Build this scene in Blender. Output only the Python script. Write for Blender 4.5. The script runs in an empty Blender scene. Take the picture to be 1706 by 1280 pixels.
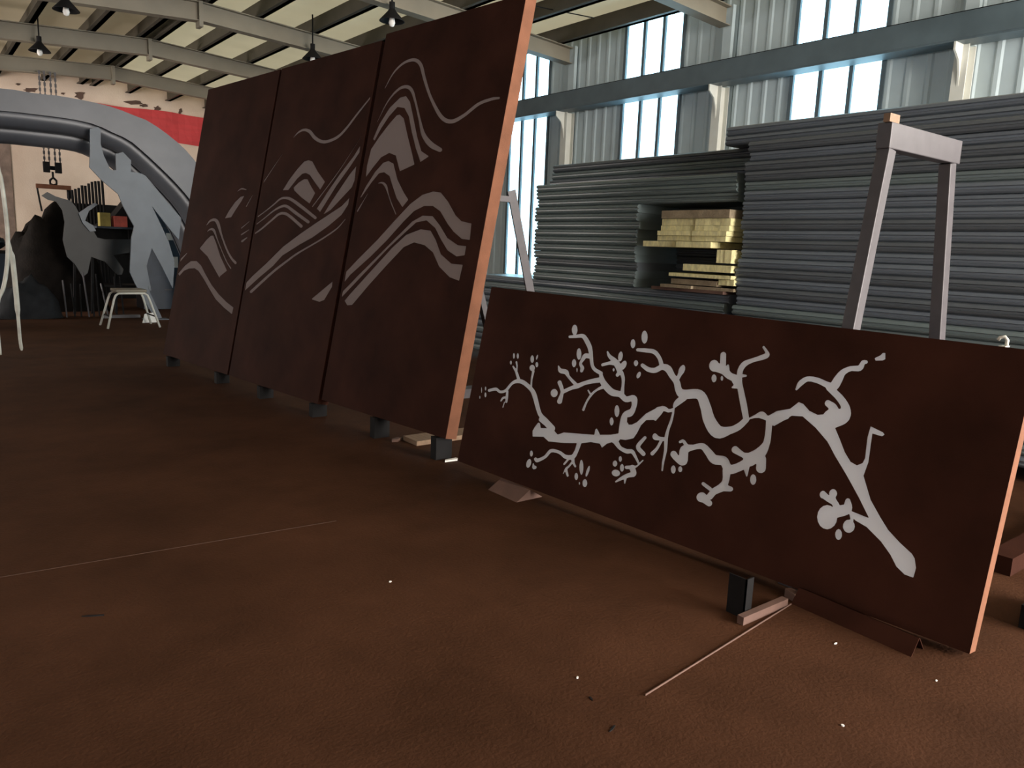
import bpy, math, random
import numpy as np
from mathutils import Vector, Matrix
random.seed(7)
S = bpy.context.scene
COL = S.collection

# ------------------------------------------------------------------ camera
F, IW, IH, CAMZ = 1280.0, 1706.0, 1280.0, 1.45
SL, HC, VPX = 0.04, 417.0, -170.0            # horizon slope, horizon height at mid frame, vanishing point of the hall's length
_up = np.array([SL, -1, (HC - IH/2)/F]); _up /= np.linalg.norm(_up)
_yy = np.array([VPX - IW/2, (HC - IH/2) + SL*(VPX - IW/2), F]); _yy /= np.linalg.norm(_yy)
R = np.stack([np.cross(_yy, _up), _yy, _up])   # rows: world x (to the window wall), y (down the hall), z in camera axes
C = np.array([0, 0, CAMZ])
cam = bpy.data.cameras.new('camera'); cam.sensor_width = 36; cam.lens = F/IW*36; cam.clip_end = 200
cob = bpy.data.objects.new('camera', cam); COL.objects.link(cob)
_r, _u, _b = R@np.array([1, 0, 0]), R@np.array([0, -1, 0]), R@np.array([0, 0, -1])
cob.matrix_world = Matrix(((_r[0], _u[0], _b[0], 0), (_r[1], _u[1], _b[1], 0), (_r[2], _u[2], _b[2], CAMZ), (0, 0, 0, 1)))
S.camera = cob

# ------------------------------------------------------------------ light
W = bpy.data.worlds.new('world'); S.world = W; W.use_nodes = True
W.node_tree.nodes['Background'].inputs[0].default_value = (0.62, 0.80, 1.0, 1)
W.node_tree.nodes['Background'].inputs[1].default_value = 0.6
def lamp(name, kind, loc, energy, col, rot=(0, 0, 0), **k):
    d = bpy.data.lights.new(name, kind); d.energy = energy; d.color = col
    for a, v in k.items(): setattr(d, a, v)
    o = bpy.data.objects.new(name, d); COL.objects.link(o); o.location = loc; o.rotation_euler = rot; return o
# high sun above the roof
sun = lamp('sun', 'SUN', (20, 8, 20), 3.0, (1, 0.97, 0.92), angle=0.01)
sun.rotation_euler = Vector((-math.cos(math.radians(74)), 0.05, -math.sin(math.radians(74)))).to_track_quat('-Z', 'Y').to_euler()
# daylight through the big gate in the near end wall
lamp('gate_daylight', 'AREA', (5.9, -5.9, 2.3), 1400, (1.0, 0.93, 0.85), (math.radians(90), 0, 0), shape='RECTANGLE', size=5.8, size_y=4.4)
# daylight through the side gate in the window wall, out of the picture to the right
lamp('side_gate_daylight', 'AREA', (9.0, -2.6, 2.2), 700, (1.0, 0.93, 0.84), (0, math.radians(90), 0), shape='RECTANGLE', size=4.2, size_y=4.6)
# weak added fill from an invented window band in the unseen left wall
lamp('left_wall_fill', 'AREA', (-4.85, 9, 3.6), 25, (1.0, 0.94, 0.88), (0, math.radians(-90), 0), shape='RECTANGLE', size=1.4, size_y=22)
# added fill brightening the far wall and arch, its left-wall door invented
lamp('far_end_fill', 'AREA', (-4.85, 17.6, 2.0), 380, (1.0, 0.90, 0.80), (0, math.radians(-90), math.radians(12)), shape='RECTANGLE', size=3.8, size_y=4.0)
S.view_settings.view_transform = 'Standard'; S.view_settings.look = 'None'
S.view_settings.exposure = 0.85; S.view_settings.gamma = 1.0; S.view_settings.use_curve_mapping = False

# ------------------------------------------------------------------ pixel <-> place
def ray(px, py):
    v = R@np.array([px - IW/2, py - IH/2, F]); return v/np.linalg.norm(v)
def onplane(px, py, p, n):
    d = ray(px, py); return C + (np.dot(np.array(p) - C, n)/np.dot(d, n))*d
def onx(px, py, x): return onplane(px, py, (x, 0, 0), np.array([1., 0, 0]))
def ony(px, py, y): return onplane(px, py, (0, y, 0), np.array([0, 1., 0]))
def onz(px, py, z=0.): return onplane(px, py, (0, 0, z), np.array([0, 0, 1.]))

# ------------------------------------------------------------------ materials
MATS = {}
def mat(name, col, rough=0.6, metal=0.0, var=0.25, scale=6.0, bump=0.0, bscale=60, col2=None, spec=0.5, stretch=(1, 1, 1), detail=6):
    if name in MATS: return MATS[name]
    m = bpy.data.materials.new(name); m.use_nodes = True; nt = m.node_tree; N = nt.nodes; L = nt.links
    b = N['Principled BSDF']; b.inputs['Roughness'].default_value = rough; b.inputs['Metallic'].default_value = metal
    b.inputs['Specular IOR Level'].default_value = spec
    tc = N.new('ShaderNodeTexCoord'); mp = N.new('ShaderNodeMapping'); mp.inputs['Scale'].default_value = stretch
    L.new(tc.outputs['Object'], mp.inputs[0])
    no = N.new('ShaderNodeTexNoise'); no.inputs['Scale'].default_value = scale; no.inputs['Detail'].default_value = detail; no.inputs['Roughness'].default_value = 0.68 if detail > 8 else 0.5
    L.new(mp.outputs[0], no.inputs['Vector'])
    cr = N.new('ShaderNodeValToRGB'); c = np.array(col)
    lo = c*(1 - var) if col2 is None else c; hi = c*(1 + var) if col2 is None else np.array(col2)
    cr.color_ramp.elements[0].position = 0.3; cr.color_ramp.elements[1].position = 0.7
    cr.color_ramp.elements[0].color = (*np.clip(lo, 0, 1), 1); cr.color_ramp.elements[1].color = (*np.clip(hi, 0, 1), 1)
    L.new(no.outputs[0], cr.inputs[0]); L.new(cr.outputs[0], b.inputs['Base Color'])
    if bump:
        n2 = N.new('ShaderNodeTexNoise'); n2.inputs['Scale'].default_value = bscale; n2.inputs['Detail'].default_value = 4
        L.new(mp.outputs[0], n2.inputs['Vector'])
        bp = N.new('ShaderNodeBump'); bp.inputs['Strength'].default_value = bump; bp.inputs['Distance'].default_value = 0.02
        L.new(n2.outputs[0], bp.inputs['Height']); L.new(bp.outputs[0], b.inputs['Normal'])
    MATS[name] = m; return m
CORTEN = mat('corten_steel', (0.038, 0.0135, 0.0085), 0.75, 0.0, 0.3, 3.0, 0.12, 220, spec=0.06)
RUST = mat('bright_rust_edge', (0.175, 0.073, 0.040), 0.75, 0.0, 0.15, 8.0, 0.1, 150, spec=0.2)
FLOORM = mat('dusty_concrete', (0.036, 0.0150, 0.0072), 0.75, 0.0, 0.0, 0.9, 0.16, 70, col2=(0.080, 0.034, 0.0175), spec=0.08, detail=9)
JOINT = mat('floor_joint_filler', (0.060, 0.028, 0.0165), 0.8)
ROOFM = mat('pale_roof_sheet', (0.70, 0.64, 0.50), 0.6, 0, 0.12, 1.2)
PURLIN = mat('purlin_steel', (0.055, 0.046, 0.032), 0.6, 0, 0.15, 4)
RAFTER = mat('rafter_paint', (0.20, 0.175, 0.13), 0.55, 0, 0.12, 2)
PLASTER = mat('old_plaster', (0.62, 0.48, 0.38), 0.85, 0, 0.0, 1.1, 0.2, 30, col2=(0.76, 0.63, 0.52), detail=8)
BRICKW = mat('bare_wall', (0.22, 0.16, 0.13), 0.9, 0, 0.3, 5, 0.3, 25)
FLAKE = mat('peeling_dark_patch', (0.10, 0.06, 0.045), 0.9)
WALLM = mat('grey_wall_sheet', (0.44, 0.52, 0.54), 0.5, 0.0, 0.08, 2)
BEAMD = mat('dark_blue_beam', (0.075, 0.105, 0.12), 0.5, 0, 0.15, 3)
WHITEP = mat('white_painted_steel', (0.62, 0.62, 0.56), 0.45, 0, 0.06, 5)
SHEET = mat('dark_sheet_steel', (0.135, 0.16, 0.19), 0.32, 0.0, 0.25, 2.0, stretch=(1, .2, 6), spec=0.6)  # bluish lift in the sheet colours stands in for haze over the stacks
SHEET2 = mat('blue_grey_sheet_steel', (0.15, 0.19, 0.195), 0.35, 0.0, 0.2, 2.0, stretch=(1, .2, 6), spec=0.6)
SHEET3 = mat('worn_sheet_steel', (0.10, 0.115, 0.13), 0.4, 0.0, 0.3, 2.0, stretch=(1, .2, 6), spec=0.5)
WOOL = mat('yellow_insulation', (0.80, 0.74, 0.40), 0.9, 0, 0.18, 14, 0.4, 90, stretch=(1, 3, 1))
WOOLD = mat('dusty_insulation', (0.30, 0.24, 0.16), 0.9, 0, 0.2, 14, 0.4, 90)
GALV = mat('primer_grey_tube', (0.066, 0.060, 0.066), 0.5, 0, 0.12, 14)
TUBED = mat('dark_tube_side', (0.42, 0.38, 0.37), 0.5, 0, 0.12, 14)
ARCHM = mat('satin_grey_steel', (0.085, 0.089, 0.102), 0.38, 0.1, 0.1, 3)
FIGM = mat('blue_grey_plate', (0.075, 0.093, 0.115), 0.42, 0.1, 0.12, 3)
FIGD = mat('dark_grey_plate', (0.032, 0.033, 0.033), 0.5, 0.1, 0.15, 3)
DARK = mat('dark_iron', (0.012, 0.0115, 0.012), 0.7, 0, 0.3, 5, spec=0.12)
NAVY = mat('navy_cabinet', (0.03, 0.045, 0.07), 0.5, 0, 0.2, 3)
TARP = mat('black_tarpaulin', (0.009, 0.007, 0.006), 0.8, 0, 0.4, 6, 0.4, 30, spec=0.08)
FOIL = mat('crinkled_foil', (0.6, 0.6, 0.62), 0.22, 0.8, 0.2, 20, 0.9, 25)
REDB = mat('red_banner_cloth', (0.55, 0.045, 0.05), 0.7, 0, 0.12, 2, stretch=(1, 1, 4))
REDP = mat('red_card', (0.62, 0.13, 0.10), 0.7); YELP = mat('olive_card', (0.36, 0.29, 0.08), 0.7)
PAPER = mat('white_paper', (0.8, 0.78, 0.74), 0.8, 0, 0.03); ROPE = mat('white_hose', (0.62, 0.62, 0.55), 0.6)
WOOD = mat('pale_timber', (0.22, 0.14, 0.085), 0.7, 0, 0.2, 8, stretch=(4, .4, 4))
PINKW = mat('pinkish_block', (0.13, 0.072, 0.055), 0.8, 0, 0.15, 10)
def glow(name, base, emit, strength, trans):
    m = bpy.data.materials.new(name); m.use_nodes = True; nt = m.node_tree; N = nt.nodes; L = nt.links
    for n in list(N): N.remove(n)
    out = N.new('ShaderNodeOutputMaterial'); d = N.new('ShaderNodeBsdfDiffuse'); t = N.new('ShaderNodeBsdfTranslucent'); mx = N.new('ShaderNodeMixShader')
    no = N.new('ShaderNodeTexNoise'); no.inputs['Scale'].default_value = 4
    cr = N.new('ShaderNodeValToRGB'); cr.color_ramp.elements[0].color = (*(np.array(base)*0.93), 1); cr.color_ramp.elements[1].color = (*base, 1)
    L.new(no.outputs[0], cr.inputs[0]); L.new(cr.outputs[0], d.inputs[0]); L.new(cr.outputs[0], t.inputs[0])
    mx.inputs[0].default_value = trans; L.new(d.outputs[0], mx.inputs[1]); L.new(t.outputs[0], mx.inputs[2])
    if strength > 0:
        e = N.new('ShaderNodeEmission'); e.inputs[0].default_value = (*emit, 1); e.inputs[1].default_value = strength
        ad = N.new('ShaderNodeAddShader'); L.new(mx.outputs[0], ad.inputs[0]); L.new(e.outputs[0], ad.inputs[1]); L.new(ad.outputs[0], out.inputs[0])
    else: L.new(mx.outputs[0], out.inputs[0])
    MATS[name] = m; return m
ROOFT = glow('aged_translucent_roof_sheet', (0.70, 0.65, 0.52), (1, 1, 1), 0, 0.52)
ROOFB = glow('dimmed_roof_sheet', (0.60, 0.53, 0.41), (1, 1, 1), 0, 0.34)  # left slope made darker and less translucent to dim the light there
PANE = glow('daylit_translucent_sheet', (0.75, 0.88, 0.92), (0.52, 0.83, 1.0), 1.3, 0.6)
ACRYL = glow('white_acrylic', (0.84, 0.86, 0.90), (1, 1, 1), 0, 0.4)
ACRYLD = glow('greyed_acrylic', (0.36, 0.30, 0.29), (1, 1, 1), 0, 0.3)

# ------------------------------------------------------------------ mesh helpers
class MB:
    def __init__(s): s.v = []; s.f = []
    def add(s, vs, fs):
        o = len(s.v); s.v += [tuple(map(float, p)) for p in vs]; s.f += [tuple(i + o for i in q) for q in fs]; return s
    def box(s, a, b):
        x0, y0, z0 = a; x1, y1, z1 = b
        return s.add([(x0, y0, z0), (x1, y0, z0), (x1, y1, z0), (x0, y1, z0), (x0, y0, z1), (x1, y0, z1), (x1, y1, z1), (x0, y1, z1)],
                     [(0, 3, 2, 1), (4, 5, 6, 7), (0, 1, 5, 4), (1, 2, 6, 5), (2, 3, 7, 6), (3, 0, 4, 7)])
    def obox(s, o, u, v, n):
        "box spanned from corner o by three edge vectors"
        o, u, v, n = map(np.array, (o, u, v, n)); flip = np.dot(np.cross(u, v), n) < 0
        fs = [(0, 3, 2, 1), (4, 5, 6, 7), (0, 1, 5, 4), (1, 2, 6, 5), (2, 3, 7, 6), (3, 0, 4, 7)]
        if flip: fs = [q[::-1] for q in fs]
        return s.add([o, o+u, o+u+v, o+v, o+n, o+u+n, o+u+v+n, o+v+n], fs)
    def beam(s, a, b, w, h, side=(1, 0, 0)):
        "square section bar from a to b; w measured along side"
        a, b = np.array(a, float), np.array(b, float); d = b - a; t = d/np.linalg.norm(d)
        sd = np.array(side, float); sd -= t*np.dot(sd, t); sd /= np.linalg.norm(sd); up = np.cross(t, sd)
        return s.obox(a - sd*w/2 - up*h/2, sd*w, up*h, d)
    def tube(s, pts, r, n=8, caps=True):
        pts = [np.array(p, float) for p in pts]; rs = r if hasattr(r, '__len__') else [r]*len(pts); o = len(s.v); ref = None
        for i, p in enumerate(pts):
            t = pts[min(i+1, len(pts)-1)] - pts[max(i-1, 0)]; t /= np.linalg.norm(t)
            if ref is None: ref = np.array([0, 0, 1.]) if abs(t[2]) < 0.9 else np.array([1., 0, 0])
            a = np.cross(t, ref); a /= np.linalg.norm(a); b = np.cross(t, a); ref = -b if np.dot(-b, ref) > 0 else b
            for k in range(n):
                q = 2*math.pi*k/n; s.v.append(tuple(p + rs[i]*(math.cos(q)*a + math.sin(q)*b)))
        for i in range(len(pts)-1):
            for k in range(n):
                s.f.append((o+i*n+k, o+i*n+(k+1) % n, o+(i+1)*n+(k+1) % n, o+(i+1)*n+k))
        if caps: s.f.append(tuple(o+k for k in range(n))[::-1]); s.f.append(tuple(o+(len(pts)-1)*n+k for k in range(n)))
        return s
    def prism(s, poly, ext):
        "closed polygon of 3D points pushed along ext"
        poly = [np.array(p, float) for p in poly]; n = len(poly); e = np.array(ext, float)
        return s.add(poly + [p + e for p in poly], [tuple(range(n))[::-1], tuple(range(n, 2*n))] + [(i, (i+1) % n, (i+1) % n + n, i+n) for i in range(n)])
    def lathe(s, c, prof, n=16):
        o = len(s.v); c = np.array(c, float)
        for r, z in prof:
            for k in range(n):
                a = 2*math.pi*k/n; s.v.append((c[0]+r*math.cos(a), c[1]+r*math.sin(a), c[2]+z))
        for i in range(len(prof)-1):
            for k in range(n): s.f.append((o+i*n+k, o+i*n+(k+1) % n, o+(i+1)*n+(k+1) % n, o+(i+1)*n+k))
        return s
    def mesh(s, name, org=(0, 0, 0)):
        m = bpy.data.meshes.new(name); o = np.array(org); m.from_pydata([tuple(np.array(p)-o) for p in s.v], [], s.f); m.update()
        import bmesh
        b = bmesh.new(); b.from_mesh(m); bmesh.ops.recalc_face_normals(b, faces=b.faces); b.to_mesh(m); b.free(); return m
def ploc(o): return np.array(o.location) + (ploc(o.parent) if o.parent else 0)
def put(name, mb, m, parent=None, org=None, smooth=False, label=None, cat=None, group=None, kind=None, bevel=0):
    if org is None: org = ploc(parent) if parent else np.zeros(3)
    base = ploc(parent) if parent else np.zeros(3)
    me = mb.mesh(name, org) if isinstance(mb, MB) else mb
    o = bpy.data.objects.new(name, me); COL.objects.link(o); o.location = tuple(np.array(org) - base)
    if parent: o.parent = parent
    if not me.materials: me.materials.append(m)
    if smooth:
        for p in me.polygons: p.use_smooth = True
    if bevel:
        bv = o.modifiers.new('bevel', 'BEVEL'); bv.width = bevel; bv.segments = 2
    return tag(o, label, cat, group, kind)
def tag(o, label=None, cat=None, group=None, kind=None):
    for k, v in (('label', label), ('category', cat), ('group', group), ('kind', kind)):
        if v: o[k] = v
    return o
def thing(name, loc, label, cat, group=None):
    o = bpy.data.objects.new(name, None); COL.objects.link(o); o.location = tuple(map(float, loc)); o.empty_display_size = 0.1
    return tag(o, label, cat, group)
def centre(mb):
    a = np.array(mb.v); return np.array([(a[:, 0].min()+a[:, 0].max())/2, (a[:, 1].min()+a[:, 1].max())/2, a[:, 2].min()])
def solo(name, mb, m, label, cat, group=None, kind=None, **k):
    return put(name, mb, m, None, centre(mb), label=label, cat=cat, group=group, kind=kind, **k)
def catmull(pts, n=6):
    P = [np.array(p, float) for p in pts]; P = [2*P[0]-P[1]] + P + [2*P[-1]-P[-2]]; out = []
    for i in range(1, len(P)-2):
        for k in range(n):
            t = k/n; out.append(0.5*((2*P[i]) + (P[i+1]-P[i-1])*t + (2*P[i-1]-5*P[i]+4*P[i+1]-P[i+2])*t*t + (3*P[i]-P[i-1]-3*P[i+1]+P[i+2])*t**3))
    return out + [P[-2]]

# ------------------------------------------------------------------ the hall
XW, YF, XL, YN, RX = 9.2, 22.6, -5.0, -6.0, 4.0      # window wall, far wall, left wall, near wall, ridge
RSL = 0.06
def roofz(x): return 5.36 - RSL*abs(x - RX)
fl = put('floor', MB().box((XL-0.3, YN-0.3, -0.2), (XW+0.3, YF+0.3, 0)), FLOORM, kind='structure')
ja, jb = onz(0, 962), onz(560, 868)
d = (jb-ja); jn = np.cross(d/np.linalg.norm(d), [0, 0, 1])*0.004
put('floor_joint', MB().obox(ja, d, jn, (0, 0, 0.0015)), JOINT, fl)
ce = thing('ceiling', (RX, 8, 5.36), None, None); ce['kind'] = 'structure'
for sgn, xe in ((1, XW+0.75), (-1, XL-0.3)):
    # each roof slope in sheets that butt at the purlin lines, one sheet about a metre wide along the hall
    y = YN - 0.3; k = 0
    while y < YF + 0.2:
        y2 = min(y + 1.575, YF + 0.3)
        a = (RX, y, roofz(RX)); b = (xe, y, roofz(xe))
        mb = MB().obox(a, np.array(b)-np.array(a), (0, y2-y, 0), (0, 0, 0.004 + 0.004*(k % 2)))
        put('roof_sheet', mb, ROOFT if sgn == 1 else ROOFB, ce); y = y2; k += 1
# purlins under the roof sheet
PX = [RX-0.14, RX+0.14] + [RX + s*0.96*k for s in (1, -1) for k in range(1, 10)]
for x in PX:
    if XL < x < XW-0.1:
        z = roofz(x); mb = MB().box((x-0.04, YN, z-0.25), (x+0.04, YF, z-0.002)); mb.box((x-0.10, YN, z-0.25), (x+0.04, YF, z-0.235))
        put('purlin', mb, PURLIN, ce)
# rafters with ridge plates
RY = [0.75, 3.9, 7.05, 10.2, 13.35, 16.5, 19.7]
for y in RY:
    def seg(x0, x1, h0, h1):
        mb = MB(); zt0, zt1 = roofz(x0)-0.25, roofz(x1)-0.25
        for w0, w1, za0, zb0, za1, zb1 in ((-0.012, 0.012, zt0-h0, zt0, zt1-h1, zt1), (-0.09, 0.09, zt0-0.015, zt0, zt1-0.015, zt1), (-0.09, 0.09, zt0-h0-0.012, zt0-h0, zt1-h1-0.012, zt1-h1)):
            mb.add([(x0, y+w0, za0), (x0, y+w1, za0), (x0, y+w1, zb0), (x0, y+w0, zb0), (x1, y+w0, za1), (x1, y+w1, za1), (x1, y+w1, zb1), (x1, y+w0, zb1)],
                   [(0, 1, 2, 3), (4, 7, 6, 5), (0, 4, 5, 1), (1, 5, 6, 2), (2, 6, 7, 3), (3, 7, 4, 0)])
        return mb
    rf = put('rafter', seg(RX, XW-0.15, 0.28, 0.24), RAFTER, ce)
    put('rafter', seg(XL, RX, 0.30, 0.28), RAFTER, ce)
    put('ridge_plate', MB().box((RX-0.03, y-0.1, 5.36-0.25-0.38), (RX+0.03, y+0.1, 5.36-0.25)), RAFTER, ce)
# far wall
fw = put('wall_far', MB().box((XL-0.3, YF, 0), (XW+0.3, YF+0.25, 5.5)), PLASTER, kind='structure')
q = ony(16, 240, YF); put('bare_section', MB().box((XL, YF-0.02, 0), (q[0], YF, 3.9)), BRICKW, fw)
for px, py, w, h in ((50, 150, 34, 12), (133, 158, 22, 18), (222, 171, 46, 10), (262, 181, 14, 12), (240, 176, 20, 6), (30, 140, 12, 5), (105, 156, 8, 5), (300, 186, 8, 14)):
    pts = [];
    for k in range(14):
        a = 2*math.pi*k/14; rr = random.uniform(0.45, 1.0)
        p = ony(px + math.cos(a)*w/2*rr, py + math.sin(a)*h/2*rr, YF); pts.append((p[0], YF-0.012, p[2]))
    put('peeling_patch', MB().prism(pts, (0, 0.012, 0)), FLAKE, fw)
# left and near walls (outside the picture, they close the hall)
lw = put('wall_left', MB().box((XL-0.25, YN, 0), (XL, 15.6, 2.8)).box((XL-0.25, 19.6, 0), (XL, YF, 2.8)).box((XL-0.25, YN, 4.35), (XL, YF, 5.2)).box((XL-0.25, YN, 2.8), (XL, -2.2, 4.35)).box((XL-0.25, 20.2, 2.8), (XL, YF, 4.35)), PLASTER, kind='structure')
put('wall_near', MB().box((XL, YN-0.25, 0), (2.9, YN, 5.5)).box((8.9, YN-0.25, 0), (XW, YN, 5.5)).box((2.9, YN-0.25, 4.6), (8.9, YN, 5.5)), PLASTER, kind='structure')
# window wall: ribbed sheets with three translucent strips
STR = [(10.82, 11.92), (7.86, 9.02), (4.82, 6.02), (1.8, 2.95)]
wr = thing('wall_right', (XW, 8, 0), None, None); wr['kind'] = 'structure'
edges = sorted([YN, -5.0, -0.2, YF] + [e for s in STR for e in s])
for i in range(0, len(edges), 2):
    a, b = edges[i], edges[i+1]; n = max(1, round((b-a)/0.9)); wd = (b-a)/n
    for k in range(n):
        y0 = a + k*wd; mb = MB(); prof = []
        nr = 4; st = wd/nr
        for j in range(nr):
            yy = y0 + j*st; prof += [(XW, yy+(0.004 if j == 0 else 0)), (XW, yy+st*0.62), (XW-0.014, yy+st*0.72), (XW-0.014, yy+st*0.90), (XW, yy+st-(0.004 if j == nr-1 else 0))]
        poly = [(x, y, 0) for x, y in prof] + [(XW+0.02, y0+wd-0.004, 0), (XW+0.02, y0+wd, 0), (XW+0.06, y0+wd, 0), (XW+0.06, y0, 0), (XW+0.02, y0, 0), (XW+0.02, y0+0.004, 0)]
        put('wall_sheet', mb.prism(poly, (0, 0, 5.1)), WALLM, wr)
put('gate_head', MB().box((XW, -5.0, 4.4), (XW+0.06, -0.2, 5.1)), WALLM, wr)
for i, (a, b) in enumerate(STR):
    w = thing('window_%d' % (i+1), (XW, (a+b)/2, 0), None, None); w['kind'] = 'structure'
    n = 3; wd = (b-a)/n
    for k in range(n):
        put('pane', MB().box((XW+0.005, a+k*wd+0.02, 1.0), (XW+0.012, a+(k+1)*wd-0.02, 5.05)), PANE, w)
    for k in range(n+1):
        put('rib', MB().box((XW-0.035, a+k*wd-0.026, 1.0), (XW+0.03, a+k*wd+0.026, 5.05)), BEAMD, w)
    put('sill_panel', MB().box((XW-0.01, a, 0), (XW+0.06, b, 1.0)), WALLM, w)
# runway beam on columns along the window wall
rb = thing('runway_beam', (XW-0.25, 8, 3.76), 'dark blue steel runway beam along the window wall', 'beam')
mb = MB().box((XW-0.38, YN+0.1, 3.78), (XW-0.10, YF-0.05, 3.80)).box((XW-0.255, YN+0.1, 3.80), (XW-0.235, YF-0.05, 4.04)).box((XW-0.38, YN+0.1, 4.04), (XW-0.10, YF-0.05, 4.06))
put('i_section', mb, BEAMD, rb)
put('rail', MB().box((XW-0.275, YN+0.1, 4.06), (XW-0.215, YF-0.05, 4.10)), DARK, rb)
put('web_plate', MB().box((XW-0.385, YN+0.1, 3.80), (XW-0.37, YF-0.05, 4.04)), BEAMD, rb)
for i, y in enumerate(RY[1:4]):
    lb = {3.9: 'white wall column right of the rightmost translucent strip', 7.05: 'white wall column between the two rightmost translucent strips', 10.2: 'white wall column between the two leftmost translucent strips'}.get(y, 'white wall column hidden behind the leaning panels')
    c = thing('wall_column', (XW-0.12, y, 0), lb, 'column', 'columns under the runway beam')
    put('shaft', MB().box((XW-0.20, y-0.07, 0), (XW-0.19, y+0.07, 3.78)).box((XW-0.035, y-0.07, 0), (XW-0.025, y+0.07, 3.78)).box((XW-0.19, y-0.006, 0), (XW-0.035, y+0.006, 3.78)), WHITEP, c)
    poly = [(XW-0.38, y-0.01, 3.78), (XW-0.20, y-0.01, 3.78), (XW-0.20, y-0.01, 3.35), (XW-0.22, y-0.01, 3.5), (XW-0.27, y-0.01, 3.62), (XW-0.38, y-0.01, 3.70)]
    put('bracket', MB().prism(poly, (0, 0.02, 0)), WHITEP, c)
    put('upper_shaft', MB().box((XW-0.09, y-0.07, 3.78), (XW-0.025, y+0.07, roofz(XW)-0.2)), WALLM, c)

# ------------------------------------------------------------------ cut-out artwork on leaning panels
def seg_field(Fd, PX_, PY_, a, b, ra, rb):
    m = 4; r = max(ra, rb) + m
    x0, x1 = min(a[0], b[0])-r, max(a[0], b[0])+r; y0, y1 = min(a[1], b[1])-r, max(a[1], b[1])+r
    sel = (PX_ > x0) & (PX_ < x1) & (PY_ > y0) & (PY_ < y1)
    if not sel.any(): return
    px, py = PX_[sel], PY_[sel]; dx, dy = b[0]-a[0], b[1]-a[1]; L2 = dx*dx+dy*dy + 1e-9
    t = np.clip(((px-a[0])*dx+(py-a[1])*dy)/L2, 0, 1)
    Fd[sel] = np.maximum(Fd[sel], ra+(rb-ra)*t - np.hypot(px-a[0]-t*dx, py-a[1]-t*dy))
def poly_field(Fd, PX_, PY_, P):
    P = np.array(P, float); m = 4
    sel = (PX_ > P[:, 0].min()-m) & (PX_ < P[:, 0].max()+m) & (PY_ > P[:, 1].min()-m) & (PY_ < P[:, 1].max()+m)
    if not sel.any(): return
    px, py = PX_[sel], PY_[sel]; dist = np.full(px.shape, 1e9); ins = np.zeros(px.shape, bool); n = len(P)
    for i in range(n):
        a, b = P[i], P[(i+1) % n]; dx, dy = b-a; t = np.clip(((px-a[0])*dx+(py-a[1])*dy)/(dx*dx+dy*dy+1e-9), 0, 1)
        dist = np.minimum(dist, np.hypot(px-a[0]-t*dx, py-a[1]-t*dy))
        c = ((a[1] > py) != (b[1] > py)); ins ^= c & (px < (b[0]-a[0])*(py-a[1])/(b[1]-a[1]+1e-12)+a[0])
    Fd[sel] = np.maximum(Fd[sel], np.where(ins, dist, -dist))
def contours(Fd):
    "closed zero contours of the field, in grid units"
    seg = {}; ny, nx = Fd.shape; pos = Fd > 0
    def pt(i, j, e):
        if e == 0: a, b, p, q_ = Fd[i, j], Fd[i, j+1], (j, i), (j+1, i)
        elif e == 1: a, b, p, q_ = Fd[i, j+1], Fd[i+1, j+1], (j+1, i), (j+1, i+1)
        elif e == 2: a, b, p, q_ = Fd[i+1, j], Fd[i+1, j+1], (j, i+1), (j+1, i+1)
        else: a, b, p, q_ = Fd[i, j], Fd[i+1, j], (j, i), (j, i+1)
        t = a/(a-b); t = min(max(t, 0.02), 0.98); return (p[0]+t*(q_[0]-p[0]), p[1]+t*(q_[1]-p[1]))
    def key(i, j, e): return ('h', i, j) if e == 0 else ('v', i, j+1) if e == 1 else ('h', i+1, j) if e == 2 else ('v', i, j)
    T = {1: [(3, 0)], 2: [(0, 1)], 3: [(3, 1)], 4: [(1, 2)], 5: [(3, 2), (1, 0)], 6: [(0, 2)], 7: [(3, 2)], 8: [(2, 3)], 9: [(2, 0)], 10: [(0, 3), (2, 1)], 11: [(2, 1)], 12: [(1, 3)], 13: [(1, 0)], 14: [(0, 3)]}
    code = pos[:-1, :-1]*1 + pos[:-1, 1:]*2 + pos[1:, 1:]*4 + pos[1:, :-1]*8
    P = {}
    for i, j in zip(*np.nonzero((code > 0) & (code < 15))):
        for a, b in T[int(code[i, j])]:
            ka, kb = key(i, j, a), key(i, j, b); P[ka] = pt(i, j, a); P[kb] = pt(i, j, b); seg[ka] = kb
    out = []
    while seg:
        k0 = next(iter(seg)); lp = []; k = k0
        while k in seg: lp.append(P[k]); k = seg.pop(k)
        if len(lp) > 4: out.append(np.array(lp))
    return out
def simplify(p, tol):
    def rdp(a, b):
        if b <= a+1: return []
        v = p[b]-p[a]; L = np.hypot(*v); w = p[a+1:b]-p[a]
        dd = np.abs(w[:, 0]*v[1]-w[:, 1]*v[0])/L if L > 1e-9 else np.hypot(w[:, 0], w[:, 1])
        k = int(np.argmax(dd))
        return [] if dd[k] < tol else rdp(a, a+1+k) + [a+1+k] + rdp(a+1+k, b)
    n = len(p); h = n//2; idx = [0] + rdp(0, h) + [h] + rdp(h, n-1) + [n-1]
    return p[sorted(set(idx))]
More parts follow.
